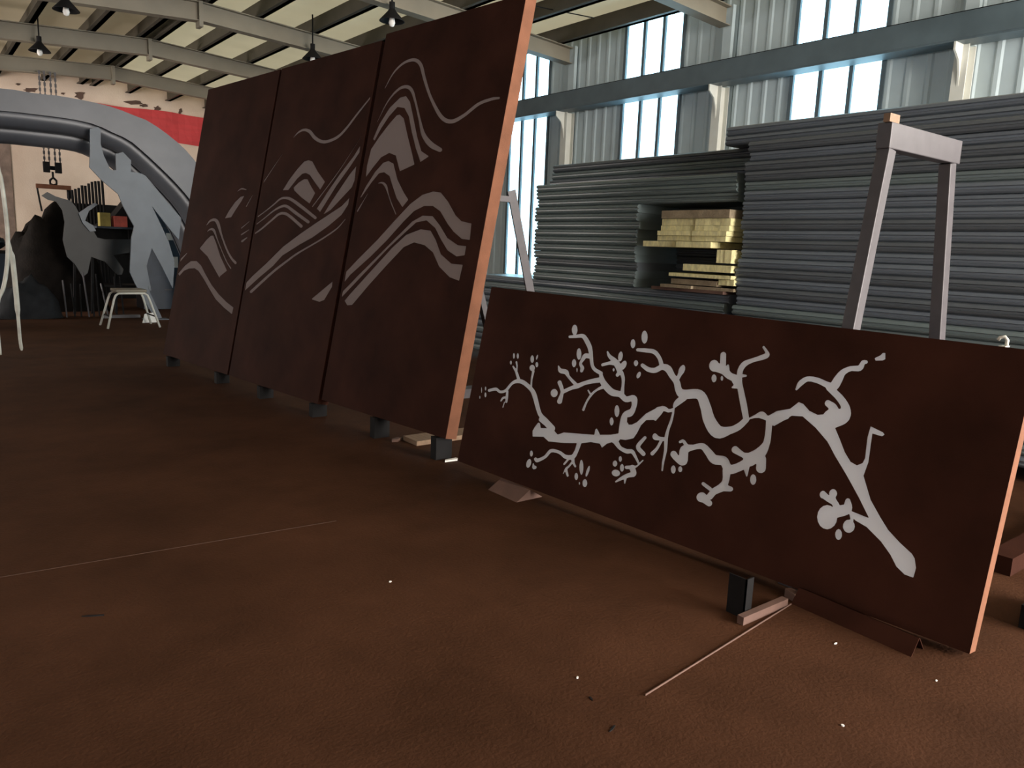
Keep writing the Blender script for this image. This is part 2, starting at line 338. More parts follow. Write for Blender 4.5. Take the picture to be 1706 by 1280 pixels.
def art(items):
    "expand the traced items to field primitives in picture coordinates"
    prim = []
    for ox, oy, sc, L in items:
        def T(p): return (p[0]/sc+ox, p[1]/sc+oy)
        for it in L:
            if it[0] == 'p': prim.append(('p', [T(p) for p in it[1]]))
            elif it[0] == 's':
                pts = it[1]; dense = catmull(pts, 5) if len(pts) > 2 else [np.array(p, float) for p in pts]
                for a, b in zip(dense[:-1], dense[1:]): prim.append(('s', T(a), T(b), max(a[2], 1)/sc/2, max(b[2], 1)/sc/2))
            else:
                for e in it[1]:
                    cx, cy, rx, ry = e[:4]; an = math.radians(e[4]) if len(e) > 4 else 0
                    pl = []
                    for k in range(16):
                        q_ = 2*math.pi*k/16; x, y = rx*math.cos(q_), ry*math.sin(q_); pl.append(T((cx+x*math.cos(an)-y*math.sin(an), cy+x*math.sin(an)+y*math.cos(an))))
                    prim.append(('p', pl))
    return prim
def art_panel(name, o, u, v, width, height, prim, thick, label, parts_mat, step=0.004, edge=None):
    "o bottom left corner of the face, u along, v up the face; nb points away from the viewer"
    o, u, v = map(np.array, (o, u, v)); nb = np.cross(u, v); nb = nb if nb[0] > 0 else -nb
    root = thing(name, (o[0]+u[0]*width/2, o[1]+u[1]*width/2, 0), label, 'panel', 'leaning rust-brown cut-out panels')
    nx, ny = int(width/step), int(height/step)
    jj, ii = np.meshgrid(np.arange(nx+1), np.arange(ny+1)); U = jj*width/nx; Vv = ii*height/ny
    P3 = o + U[..., None]*u + Vv[..., None]*v - C
    cc = P3@R; PXg = cc[..., 0]/cc[..., 2]*F + IW/2; PYg = cc[..., 1]/cc[..., 2]*F + IH/2
    Fd = np.full(U.shape, -9.0)
    for p in prim:
        if p[0] == 'p': poly_field(Fd, PXg, PYg, p[1])
        else: seg_field(Fd, PXg, PYg, *p[1:])
    Fd[:4] = -9; Fd[-4:] = -9; Fd[:, :4] = -9; Fd[:, -4:] = -9
    cu = bpy.data.curves.new(name + '_outline', 'CURVE'); cu.dimensions = '2D'; cu.fill_mode = 'BOTH'; cu.extrude = 0.0015
    def spl(pts):
        sp = cu.splines.new('POLY'); sp.points.add(len(pts)-1); sp.use_cyclic_u = True
        for q_, p in zip(sp.points, pts): q_.co = (p[0], p[1], 0, 1)
    spl([(0, 0), (width, 0), (width, height), (0, height)])
    for c in contours(Fd):
        c = simplify(c, 0.18)*np.array([width/nx, height/ny])
        if len(c) >= 3: spl(c)
    tmp = bpy.data.objects.new('outline', cu); COL.objects.link(tmp)
    dg = bpy.context.evaluated_depsgraph_get(); me = bpy.data.meshes.new_from_object(tmp.evaluated_get(dg)); bpy.data.objects.remove(tmp)
    base = ploc(root); n = len(me.vertices); co = np.zeros(n*3); me.vertices.foreach_get('co', co); co = co.reshape(-1, 3)
    w = o + co[:, :1]*u + co[:, 1:2]*v + (co[:, 2:3]+0.0015)*nb - base
    me.vertices.foreach_set('co', w.ravel()); me.update(); me.name = 'front_sheet'
    me.materials.clear()
    put('front_sheet', me, CORTEN, root, org=base, label='dark rust-brown steel sheet with cut-out picture')
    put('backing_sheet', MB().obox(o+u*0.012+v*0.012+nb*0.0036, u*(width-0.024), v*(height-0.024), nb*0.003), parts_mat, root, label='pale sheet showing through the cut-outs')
    t = thick; e = 0.003
    put('side_edge', MB().obox(o+nb*e, u*0.004, v*height, nb*(t-e)), CORTEN, root)
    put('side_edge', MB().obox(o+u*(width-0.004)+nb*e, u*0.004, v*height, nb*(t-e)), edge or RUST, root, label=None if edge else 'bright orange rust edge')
    put('top_edge', MB().obox(o+v*(height-0.004)+u*0.005+nb*e, u*(width-0.01), v*0.004, nb*(t-e)), CORTEN, root)
    put('bottom_edge', MB().obox(o+u*0.005+nb*e, u*(width-0.01), v*0.004, nb*(t-e)), CORTEN, root)
    return root, nb
def lean_axes(a, b, deg):
    u = (b-a); wd = np.linalg.norm(u); u = u/wd; nh = np.cross(u, [0, 0, 1.]); nh = nh if nh[0] > 0 else -nh; nh /= np.linalg.norm(nh)
    Lr = math.radians(deg); v = np.array([0, 0, 1.])*math.cos(Lr) + nh*math.sin(Lr); v -= u*np.dot(u, v); v /= np.linalg.norm(v)
    return u, v, wd
D = (260, 160, 4.265); Z4 = (260, 300, 4.0); E5 = (480, 80, 2.908); B1 = (790, 530, 6.093); B2 = (860, 650, 6.093); B3 = (1030, 540, 4.0); B4 = (1240, 560, 3.047); PXL = (0, 0, 1.0)
A1 = art([(*PXL, [('s', [(395, 319, 1), (402, 314.5, 2.4), (410, 316, 1.5)]), ('p', [(407, 326), (403, 334), (393, 349), (385, 362), (374, 364), (381, 351), (391, 337), (400, 328)]),
    ('s', [(421, 324, 1), (410, 344, 2)]), ('s', [(415, 369, 1.2), (402, 380, 2.2)]), ('s', [(414, 383, 1.5), (402, 391, 2.5)]), ('s', [(411, 396, 2), (403, 402, 4)]),
    ('s', [(343, 376, 1), (350, 368, 3.5), (358, 366.5, 5), (363, 373, 6), (369, 393, 3.5), (377, 415, 3.5), (385, 430, 4), (392, 438, 4.5)]),
    ('s', [(345, 386, 1), (350, 382, 3), (356, 384, 4.5), (362, 400, 2), (370, 420, 2), (377, 436, 2.2), (384, 447, 2.5)]),
    ('p', [(332, 414), (344, 399), (351, 392.5), (355, 392.5), (360, 405), (367, 427), (378, 451), (367, 460), (365, 463), (355, 445), (345, 427)]),
    ('s', [(311, 422, 1.5), (296, 438, 4)])]),
    (*Z4, [('p', [(145, 625), (190, 570), (230, 540), (270, 540), (300, 570), (330, 630), (370, 700), (420, 765), (470, 815), (515, 850), (505, 895), (450, 850), (395, 795), (350, 720), (310, 650), (280, 605), (255, 588), (220, 590), (185, 605), (155, 640)])])])
A2 = art([(*D, [('s', [(895, 412, 4), (735, 655, 9)]),
    ('s', [(975, 295, 4), (1010, 258, 12), (1050, 240, 18), (1090, 252, 24), (1125, 295, 26), (1170, 322, 24), (1220, 322, 22), (1290, 290, 20), (1350, 230, 17), (1430, 125, 14), (1520, 12, 10)]),
    ('p', [(897, 670), (940, 600), (1000, 520), (1050, 465), (1080, 455), (1110, 465), (1150, 540), (1200, 610), (1165, 668), (1130, 620), (1090, 560), (1065, 547), (1040, 552), (1000, 590), (940, 668)]),
    ('p', [(975, 650), (1010, 615), (1050, 590), (1075, 590), (1100, 640), (1130, 690), (1090, 765), (1030, 720), (980, 672)]),
    ('s', [(690, 880, 7), (760, 830, 9), (830, 775, 11), (880, 732, 14), (920, 724, 18), (960, 735, 22), (1030, 785, 24), (1130, 865, 22)]),
    ('s', [(680, 935, 6), (760, 875, 9), (830, 818, 12), (890, 785, 18), (930, 785, 20), (990, 830, 24), (1080, 895, 22)]),
    ('s', [(665, 1000, 8), (740, 950, 13), (820, 882, 15), (870, 840, 18), (910, 834, 20), (950, 855, 22), (1030, 925, 24)]),
    ('s', [(1460, 280, 3), (1300, 530, 7), (1110, 785, 9)]),
    ('p', [(1450, 350), (1445, 400), (1380, 500), (1280, 640), (1165, 825), (1140, 800), (1210, 690), (1300, 560), (1400, 430)]),
    ('p', [(1422, 495), (1410, 600), (1390, 650), (1300, 745), (1240, 810), (1185, 845), (1230, 770), (1300, 665), (1370, 560)])]),
    (*PXL, [('p', [(582, 329), (569, 343), (548, 357), (525, 372), (499, 390), (471, 411), (443, 439), (420, 460), (398, 483), (405, 487), (430, 464), (455, 443), (470, 426), (500, 407), (520, 396), (548, 376), (569, 358), (580, 341)]),
    ('s', [(575, 365, 1.5), (562, 380, 2.5), (541, 395, 3), (518, 409, 3), (494, 423, 3.4), (471, 440, 4), (452, 455, 4.5), (418, 486, 5)]),
    ('p', [(518, 498.5), (554, 468.5), (553, 478), (540, 500), (532, 503)])])])
A3 = art([(*E5, [('s', [(468, 195, 4), (510, 120, 8), (560, 72, 12), (610, 57, 17), (642, 82, 18), (660, 150, 16), (690, 240, 15), (740, 332, 20), (790, 356, 20), (850, 327, 17), (920, 272, 16), (985, 247, 15), (1020, 242, 12)]),
    ('s', [(430, 360, 3), (480, 262, 7), (530, 203, 12), (570, 187, 17), (598, 205, 17), (617, 265, 12), (638, 355, 13), (655, 420, 22), (690, 467, 28), (735, 493, 22)]),
    ('p', [(410, 440), (440, 370), (490, 290), (540, 240), (570, 232), (590, 260), (605, 330), (625, 430), (645, 500), (682, 525), (640, 553), (618, 490), (598, 410), (583, 330), (562, 290), (530, 285), (490, 330), (450, 390), (418, 450)]),
    ('p', [(540, 322), (560, 340), (580, 430), (600, 510), (612, 565), (540, 598), (530, 560), (520, 520), (490, 508), (450, 530), (410, 580), (375, 628), (380, 570), (400, 490), (440, 430), (490, 365), (525, 325)]),
    ('p', [(345, 728), (375, 670), (420, 600), (460, 555), (485, 547), (510, 560), (530, 640), (560, 700), (582, 735), (553, 772), (525, 730), (505, 670), (490, 620), (465, 602), (440, 607), (405, 650), (355, 722)]),
    ('s', [(435, 655, 3), (455, 653, 9), (472, 668, 14), (485, 710, 6), (500, 755, 7), (521, 805, 6)]), ('s', [(385, 705, 3), (335, 790, 8)]),
    ('p', [(255, 1110), (340, 1020), (430, 930), (520, 830), (590, 755), (650, 710), (700, 695), (740, 700), (775, 745), (810, 810), (840, 840), (888, 850), (880, 930), (840, 925), (800, 890), (770, 850), (735, 790), (700, 765), (660, 765), (610, 790), (560, 840), (480, 930), (400, 1010), (300, 1100), (252, 1160)]),
    ('p', [(243, 1200), (330, 1110), (430, 1010), (520, 920), (600, 840), (650, 812), (700, 815), (735, 860), (770, 920), (820, 955), (862, 960), (855, 1005), (815, 1010), (770, 980), (740, 930), (710, 870), (670, 835), (620, 845), (560, 900), (480, 975), (380, 1080), (300, 1165), (240, 1228)]),
    ('p', [(272, 1225), (300, 1190), (400, 1080), (500, 970), (570, 905), (640, 878), (690, 885), (715, 930), (740, 1000), (790, 1045), (846, 1050), (828, 1128), (780, 1110), (730, 1060), (700, 990), (660, 955), (610, 942), (560, 965), (480, 1050), (390, 1150), (310, 1245), (285, 1247)])])])
AB = art([(*B1, [
    ('s', [(150, 735, 30), (220, 722, 32), (262, 750, 28), (320, 735, 30), (380, 665, 30), (440, 640, 42), (500, 655, 45), (570, 715, 45), (605, 770, 50), (630, 860, 48), (665, 975, 45), (720, 1040, 55), (775, 1110, 70)]),
    ('s', [(450, 625, 35), (425, 545, 28), (393, 492, 20)]), ('s', [(428, 550, 20), (433, 490, 18), (427, 448, 22)]), ('s', [(577, 700, 22), (582, 620, 22), (598, 540, 30)]),
    ('e', [(587, 507, 30, 33), (73, 732, 7, 32), (114, 716, 9, 22), (112, 780, 12, 26), (56, 804, 8, 18), (401, 385, 12, 30), (441, 385, 13, 30), (371, 453, 12, 22), (587, 417, 20, 40), (636, 398, 10, 28, 15), (634, 473, 16, 28)]),
    ('s', [(335, 745, 25), (330, 800, 30), (325, 850, 26)]), ('s', [(320, 805, 22), (290, 812, 24), (270, 840, 18)]), ('s', [(305, 855, 14), (290, 905, 14)]),
    ('s', [(968, 190, 28), (1030, 187, 32), (1100, 182, 42), (1140, 230, 50), (1175, 310, 48), (1186, 400, 40), (1197, 480, 36), (1225, 525, 38), (1285, 560, 40)]),
    ('e', [(1018, 120, 31, 54), (1062, 365, 26, 60), (1012, 458, 24, 42), (1042, 528, 9, 24), (810, 762, 38, 43)]), ('s', [(1018, 160, 30), (1018, 185, 25)]),
    ('s', [(1185, 395, 40), (1130, 383, 50), (1100, 420, 38), (1077, 465, 30), (1095, 505, 42), (1088, 535, 36)]),
    ('s', [(1285, 580, 40), (1300, 640, 60), (1340, 700, 70), (1400, 755, 70), (1480, 775, 60), (1540, 825, 60), (1615, 812, 60), (1632, 860, 48), (1600, 940, 52), (1530, 985, 60), (1512, 1090, 75)]),
    ('s', [(1295, 625, 55), (1200, 640, 48), (1120, 660, 42), (1050, 690, 48), (980, 712, 38), (905, 748, 40)]),
    ('s', [(853, 488, 16), (875, 535, 45), (930, 548, 50), (960, 600, 32), (1040, 685, 40)]), ('s', [(865, 655, 46), (885, 710, 42), (890, 760, 36), (865, 845, 56)]),
    ('s', [(1330, 690, 45), (1250, 725, 26), (1190, 775, 26), (1140, 850, 24), (1107, 930, 30)]), ('s', [(1155, 735, 18), (1182, 778, 22)]),
    ('s', [(1500, 765, 45), (1508, 690, 32), (1510, 610, 38), (1485, 545, 44), (1452, 578, 38)]), ('s', [(1475, 545, 50), (1460, 490, 66), (1440, 455, 66)]),
    ('s', [(1302, 475, 32), (1370, 457, 36), (1440, 455, 60)]), ('s', [(1352, 345, 22), (1372, 388, 38), (1425, 435, 55)]),
    ('e', [(1483, 390, 25, 52, 8), (1512, 480, 30, 52, 28), (1414, 525, 12, 17), (1447, 945, 27, 62), (1393, 1050, 22, 42), (1610, 260, 25, 45), (1640, 460, 22, 30), (1668, 578, 18, 34, 25)])]),
  (*B2, [
    ('p', [(163, 472), (163, 415), (185, 375), (215, 335), (232, 330), (243, 345), (248, 385), (325, 388), (365, 380), (395, 425), (420, 452), (480, 430), (600, 440), (790, 455), (800, 400), (815, 390), (830, 410), (850, 455), (960, 453), (1050, 438), (1048, 360), (1130, 330), (1142, 352), (1170, 352), (1225, 325), (1310, 240), (1410, 188), (1480, 160), (1515, 170), (1480, 240), (1415, 315), (1395, 303), (1320, 305), (1265, 360), (1225, 440), (1190, 490), (1110, 508), (1055, 500), (1035, 525), (1010, 560), (970, 530), (920, 545), (868, 588), (845, 545), (760, 528), (660, 540), (480, 537), (325, 522), (275, 475)]),
    ('s', [(1195, 90, 60), (1195, 160, 55), (1160, 240, 55), (1095, 262, 50), (1085, 340, 75), (1090, 430, 110)]), ('s', [(250, 300, 50), (300, 340, 50), (360, 390, 70)]),
    ('s', [(1440, 200, 60), (1500, 190, 50), (1545, 210, 36), (1592, 200, 32)]), ('s', [(1597, 190, 24), (1590, 240, 26), (1570, 320, 30), (1540, 400, 32), (1520, 490, 40), (1515, 600, 35), (1505, 660, 30), (1490, 730, 26), (1480, 815, 20)]),
    ('s', [(1515, 500, 38), (1450, 492, 40), (1412, 478, 60), (1406, 462, 46)]), ('s', [(1475, 505, 34), (1430, 590, 32), (1380, 645, 42)]), ('s', [(1305, 485, 35), (1235, 575, 46), (1290, 648, 46)]),
    ('s', [(1005, 520, 60), (1050, 585, 42), (1120, 622, 46), (1175, 625, 42), (1215, 690, 30), (1240, 742, 25)]), ('s', [(1285, 715, 16), (1220, 775, 20), (1180, 780, 40)]),
    ('s', [(1175, 790, 60), (1190, 850, 58), (1140, 865, 46), (1085, 888, 40), (1010, 930, 20)]), ('s', [(1115, 785, 34), (1165, 785, 38)]), ('s', [(1105, 890, 36), (1100, 945, 16)]),
    ('e', [(1055, 700, 18, 30), (1001, 747, 25, 32), (1072, 790, 22, 40), (1010, 843, 45, 35, 10)]),
    ('s', [(640, 530, 48), (610, 620, 42), (570, 680, 48), (500, 678, 42), (450, 640, 34), (400, 620, 34), (345, 620, 36), (290, 680, 32), (215, 715, 38), (195, 702, 36)]),
    ('s', [(570, 690, 42), (580, 740, 28), (597, 775, 24)]), ('s', [(565, 735, 24), (530, 778, 22), (505, 805, 28), (520, 868, 26)]), ('s', [(495, 808, 16), (476, 848, 12)]), ('s', [(532, 698, 22), (485, 752, 22)]),
    ('e', [(152, 645, 17, 32), (125, 745, 26, 47, 15), (660, 785, 22, 78), (724, 825, 16, 60, 18), (608, 878, 20, 38), (695, 945, 26, 42), (640, 948, 8, 16)]), ('s', [(172, 750, 16), (175, 785, 34), (190, 785, 34)])]),
  (*B3, [
    ('s', [(128, 172, 22), (180, 175, 28), (240, 186, 30), (275, 230, 28), (290, 285, 32)]),
    ('s', [(160, 275, 26), (200, 303, 32), (245, 308, 36), (290, 287, 38), (330, 298, 48), (358, 345, 42), (388, 385, 45), (402, 440, 48), (435, 468, 62), (540, 470, 65), (580, 550, 72), (605, 640, 82), (660, 718, 88), (740, 710, 52), (800, 685, 46), (852, 638, 40)]),
    ('e', [(422, 308, 21, 38, 22), (638, 278, 35, 40), (637, 362, 18, 27), (690, 362, 10, 17), (898, 1037, 22, 36), (366, 970, 17, 28), (412, 968, 15, 20), (174, 87, 22, 44), (97, 131, 17, 31), (117, 260, 16, 20), (135, 340, 14, 24, 25)]),
    ('s', [(398, 360, 26), (412, 330, 30)]), ('s', [(435, 490, 48), (392, 525, 42), (374, 548, 24)]),
    ('s', [(852, 635, 42), (835, 540, 46), (815, 440, 42), (805, 380, 40), (812, 310, 38), (842, 265, 38), (900, 240, 28), (950, 225, 34), (990, 207, 36), (985, 180, 22), (968, 155, 18)]), ('s', [(805, 345, 30), (850, 345, 14)]),
    ('s', [(800, 370, 52), (740, 345, 48), (700, 305, 60), (640, 285, 60)]), ('s', [(699, 205, 40), (695, 300, 44)]), ('s', [(730, 278, 18), (728, 330, 30)]), ('s', [(770, 380, 30), (790, 408, 40), (760, 422, 14)]),
    ('s', [(870, 632, 10), (920, 612, 24), (958, 603, 40), (1000, 632, 34), (1060, 620, 62), (1115, 608, 58)]), ('s', [(1005, 645, 44), (1000, 720, 44), (985, 800, 50), (940, 865, 80), (875, 905, 90)]),
    ('s', [(778, 838, 50), (830, 872, 36), (870, 890, 60)]), ('s', [(955, 900, 60), (950, 960, 68)]), ('s', [(852, 945, 50), (855, 1012, 12)]),
    ('s', [(850, 930, 64), (800, 955, 58), (750, 970, 62), (722, 950, 60), (700, 912, 62), (640, 903, 62), (600, 855, 52), (560, 815, 42), (500, 822, 36), (440, 840, 62), (432, 915, 56), (390, 895, 44), (368, 868, 46)]),
    ('s', [(455, 812, 26), (432, 780, 22), (410, 786, 18)]),
    ('s', [(722, 975, 58), (715, 1045, 46), (690, 1088, 56), (640, 1115, 46), (610, 1148, 46)]), ('s', [(700, 1090, 50), (748, 1100, 34)]), ('s', [(612, 1100, 26), (565, 1065, 24)]), ('e', [(555, 1155, 36, 34)]), ('s', [(560, 1160, 50), (605, 1195, 42)])]),
  (*B4, [
    ('p', [(660, 112), (690, 98), (702, 85), (716, 86), (716, 118), (700, 125), (665, 125)]),
    ('s', [(618, 132, 18), (602, 135, 24), (585, 163, 30), (540, 165, 26), (500, 185, 32), (475, 222, 46), (453, 255, 46), (425, 250, 32), (370, 225, 28), (320, 218, 26), (285, 240, 28), (264, 270, 12)]),
    ('s', [(430, 262, 34), (482, 312, 38), (512, 362, 46), (500, 405, 76), (445, 420, 100)]), ('s', [(424, 342, 34), (448, 362, 44), (455, 400, 70)]),
    ('p', [(20, 417), (90, 384), (120, 405), (165, 380), (230, 370), (275, 335), (300, 345), (330, 380), (370, 400), (440, 395), (460, 465), (485, 525), (510, 590), (540, 640), (570, 657), (600, 645), (612, 620), (625, 510), (640, 458), (705, 490), (712, 500), (700, 510), (650, 495), (640, 570), (630, 640), (605, 710), (640, 830), (690, 920), (730, 985), (790, 1050), (850, 1105), (865, 1130), (872, 1180), (858, 1228), (810, 1210), (770, 1170), (740, 1110), (690, 1040), (620, 970), (560, 935), (535, 900), (540, 888), (632, 925), (580, 820), (520, 710), (460, 610), (420, 535), (360, 465), (295, 408), (240, 405), (200, 430), (150, 458), (115, 430), (75, 416)]),
    ('e', [(420, 920, 52, 62), (530, 966, 31, 34), (478, 1008, 18, 28), (450, 800, 21, 23), (399, 806, 18, 20)]),
    ('s', [(470, 892, 60), (520, 878, 52), (525, 838, 28)]), ('s', [(465, 860, 36), (452, 830, 26), (450, 800, 30)]), ('s', [(460, 850, 26), (430, 830, 30), (400, 806, 34)]), ('s', [(545, 905, 24), (545, 940, 16), (535, 955, 30)])])])

# tall mountain panels
ta, tb = onz(272, 590, .12), onz(740, 742, .12)
tu, tv, twd = lean_axes(ta, tb, 11.5)
pw, ph_ = twd/3, 3.05
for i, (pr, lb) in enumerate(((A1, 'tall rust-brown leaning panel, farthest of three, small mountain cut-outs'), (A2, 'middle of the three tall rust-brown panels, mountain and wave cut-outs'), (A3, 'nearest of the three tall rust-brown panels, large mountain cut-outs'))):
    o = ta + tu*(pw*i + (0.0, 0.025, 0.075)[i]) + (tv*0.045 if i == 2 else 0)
    root, nb = art_panel('mountain_panel', o, tu, tv, pw - (0.012, 0.0, 0.075)[i], ph_, pr, 0.10, lb, ACRYLD, 0.006, CORTEN if i < 2 else None)  # first two right edges coloured dark to stand for shade in the seams
    mid = o + tu*pw*0.5
    top = mid + tv*2.2 + nb*0.10; put('back_strut', MB().beam(top, (top[0]+0.75, top[1], 0.0), 0.05, 0.05, (0, 1, 0)), GALV, root)
    if i == 2:
        s0, s1 = np.array([3.39, 4.36, 1.86]), np.array([3.95, 4.36, 0.0])
        put('back_leg', MB().beam(s0, s1, 0.07, 0.012, (1, 0, 0)).beam(s0+np.array([0.03, 0.04, 0]), s1+np.array([0.03, 0.04, 0]), 0.012, 0.07, (1, 0, 0)), GALV, root, label='grey angle-steel back leg')
        put('strut_link', MB().beam((3.20, 4.37, 1.80), (3.42, 4.37, 1.80), 0.04, 0.04, (0, 1, 0)), GALV, root)
    for f_ in ((0.10, 0.86), (0.40, 0.96), (0.46, 0.90))[i]:
        p = o + tu*pw*f_ + nb*0.05
        put('foot', MB().box((p[0]-0.07, p[1]-0.035, 0), (p[0]+0.06, p[1]+0.035, p[2]+0.004)), DARK, root)
# branch panel
ba, bb = onz(762, 768, .08), onz(1615, 1090, .03)
bu, bv, bwd = lean_axes(ba, bb, 11.5)
broot, bn = art_panel('blossom_panel', ba, bu, bv, bwd, 1.155, AB, 0.080, 'long low rust-brown panel with white blossoming branch cut-out', ACRYL, 0.0035)

q_ = onplane(1676, 545, ba, np.cross(bu, bv)); uu = np.dot(q_-ba, bu); tp = ba + bu*uu + bv*1.155 + bn*0.02
hk = thing('lifting_hook', tp, 'small white hook on the top edge of the blossom panel', 'hook')
put('plate', MB().box((tp[0]-0.012, tp[1]-0.012, tp[2]+0.001), (tp[0]+0.03, tp[1]+0.012, tp[2]+0.006)), WHITEP, hk)
put('bent_rod', MB().tube([tp+np.array(k) for k in ((0.01, -0.008, 0.006), (0.01, -0.008, 0.028), (0.005, 0.0, 0.040), (0.0, 0.014, 0.036), (0.0, 0.020, 0.026))], 0.007, 8), WHITEP, hk, smooth=True)

# ------------------------------------------------------------------ steel A-frame stands
def stand(Y, xa, xb, zt, spl, label):
    t = thing('a_frame_stand', ((xa+xb)/2, Y, 0), label, 'stand')
    w, dp = 0.064, 0.064
    put('top_bar', MB().box((xa-0.04, Y, zt-0.11), (xb+0.06, Y+dp, zt)), GALV, t, bevel=0.004)
    put('end_block', MB().box((xa-0.055, Y+0.005, zt), (xa+0.03, Y+dp-0.03, zt+0.035)), WOOD, t, label='short pale timber block')
    for x, s in ((xa, -1), (xb, 1)):
        put('leg', MB().beam((x+s*spl*(zt-0.11), Y+dp/2, 0), (x, Y+dp/2, zt-0.11), w, dp-0.006, (1, 0, 0)), GALV, t, bevel=0.004)
        put('foot_plate', MB().box((x+s*spl*(zt-0.11)-0.08, Y-0.03, 0), (x+s*spl*(zt-0.11)+0.08, Y+dp+0.03, 0.008)), GALV, t)
    put('cross_bar', MB().box((xa-spl*(zt-0.62), Y+0.03, 0.55), (xb+spl*(zt-0.62), Y+0.07, 0.60)), GALV, t)
    return t
stand(1.72, 3.44, 4.05, 2.06, 0.165, 'grey steel A-frame stand standing tall behind the blossom panel')
# ------------------------------------------------------------------ stacks of steel sheets
PIT = 0.085
def sheet_mesh(length, depth, name):
    h = PIT - 0.0005
    prof = [(0, 0.012), (0.02, 0), (depth, 0), (depth, h), (0.02, h), (0, h-0.010), (-0.006, h*0.62), (0.012, h*0.55), (0.012, h*0.38), (-0.006, h*0.30)]
    mb = MB().prism([(x, -length/2, z) for x, z in prof], (0, length, 0)); return mb.mesh(name)
ORD = 'top second third fourth fifth sixth seventh eighth ninth tenth eleventh twelfth thirteenth fourteenth fifteenth sixteenth seventeenth eighteenth nineteenth twentieth'.split()
ORD += ['twenty-' + w for w in 'first second third fourth fifth sixth seventh eighth ninth'.split()]
def stack(x, y0, y1, z0, n, depth, m, label, group, jit=0.03, skip=()):
    me = sheet_mesh(y1-y0, depth, 'steel_sheet'); me.materials.append(m)
    for k in range(n):
        if k in skip: continue
        o = put('steel_sheet', me, m, None, (x+random.uniform(-jit, jit)*0.5, (y0+y1)/2+random.uniform(-jit, jit), z0+k*PIT), label=label % (ORD[n-1-k] + (' from the top' if k < n-1 else 'most')), cat='metal sheet', group=group)
        o.material_slots[0].link = 'OBJECT'; o.material_slots[0].material = random.choice((m, m, SHEET3, SHEET2))
SX = 6.0
def bearer(y, x0, x1, label):
    solo('bearer', MB().box((x0, y-0.05, 0), (x1, y+0.05, 0.10)), WOOD, label, 'timber', 'bearers under the sheet stacks')
for y, w_ in ((-0.8, 'near'), (1.2, 'middle'), (3.4, 'far')): bearer(y, SX+0.05, SX+1.1, 'timber bearer under the %s part of the tall right stack' % w_)
for y, w_ in ((4.8, 'near'), (6.2, 'middle'), (8.0, 'far')): bearer(y, SX+0.05, SX+1.1, 'timber bearer under the %s part of the left stack' % w_)
stack(SX, -1.2, 4.30, 0.10, 28, 1.15, SHEET, 'dark steel sheet of the tall right stack, %s', 'sheets of the right stack')
stack(SX+0.1, -1.0, 4.62, 0.10+28*PIT, 2, 1.0, SHEET, 'grey overhanging steel sheet capping the tall right stack, %s', 'top sheets of the right stack')
ZB = 0.10+12*PIT; NM = 10
stack(SX+0.02, 4.42, 8.55, 0.10, 12, 1.15, SHEET, 'long dark steel sheet low in the left stack, %s of that layer', 'lower sheets of the left stack')
stack(SX+0.02, 5.60, 7.25, ZB, NM, 1.1, SHEET2, 'shorter steel sheet left of the yellow boards, %s of that layer', 'middle sheets of the left stack')
stack(SX+0.02, 4.42, 7.25, ZB+NM*PIT, 3, 1.1, SHEET2, 'blue-grey steel sheet above the yellow boards, %s of three', 'upper sheets of the left stack')
stack(SX+0.28, 4.46, 7.3, ZB+(NM+3)*PIT, 3, 0.9, SHEET, 'dark steel sheet set back atop the left stack, %s of three', 'top sheets of the left stack', jit=0.06)
stack(SX+0.62, 4.44, 5.55, ZB, NM, 0.5, SHEET, 'dark filler sheet added behind the yellow boards, %s', 'filler sheets behind the boards', jit=0.01)  # filler added to block the bright strips and keep the gap dark
# yellow insulation boards in the gap of the left stack
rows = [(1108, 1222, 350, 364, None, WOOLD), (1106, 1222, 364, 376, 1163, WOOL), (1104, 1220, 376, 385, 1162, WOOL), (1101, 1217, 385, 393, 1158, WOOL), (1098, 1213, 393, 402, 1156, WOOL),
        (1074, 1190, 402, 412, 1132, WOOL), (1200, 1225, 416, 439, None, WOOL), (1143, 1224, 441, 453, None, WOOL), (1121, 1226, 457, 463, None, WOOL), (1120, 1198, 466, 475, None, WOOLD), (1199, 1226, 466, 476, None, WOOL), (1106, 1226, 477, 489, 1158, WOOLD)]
descr = ['dusty insulation board highest in the gap of the left stack', 'yellow insulation board under the dusty top one', 'yellow insulation board in third place from the top', 'yellow insulation board in fourth place from the top', 'yellow insulation board lying on the ragged protruding one', 'ragged yellow insulation board sticking out farthest left', 'short square yellow insulation board at the right below the ragged one', 'smooth yellow insulation board with a dark gap beneath', 'thin bright yellow insulation strip below the dark gap', 'dusty brown insulation board under the thin yellow strip', 'small yellow insulation block beside the dusty brown board', 'lowest dusty brown insulation board of the pile']
zlow = ZB
zz = [max(onx((r[0]+r[1])/2, r[3], SX)[2], ZB+0.031) for r in rows]
tops = [onx((r[0]+r[1])/2, r[2], SX)[2] for r in rows]
for r, dsc, z0, z1 in zip(rows, descr, zz, tops):
    ya, yb = onx(r[0], (r[2]+r[3])/2, SX)[1], onx(r[1], (r[2]+r[3])/2, SX)[1]
    cuts = [yb, ya] if r[4] is None else [yb, onx(r[4], (r[2]+r[3])/2, SX)[1], ya]
    t = thing('insulation_board', (SX, (ya+yb)/2, z0), dsc, 'board', 'yellow boards in the left stack')
    for a, b in zip(cuts[:-1], cuts[1:]):
        n = 8; mb = MB(); ys = np.linspace(a+0.003, b-0.003, n); dx = random.uniform(-0.05, 0.0)
        poly = [(SX-0.02+dx+random.uniform(-0.002, 0.002), y, z0) for y in ys] + [(SX+0.6, b-0.003, z0), (SX+0.6, a+0.003, z0)]
        put('slab', mb.prism(poly, (0, 0, (z1-z0)*0.96)), r[5], t)
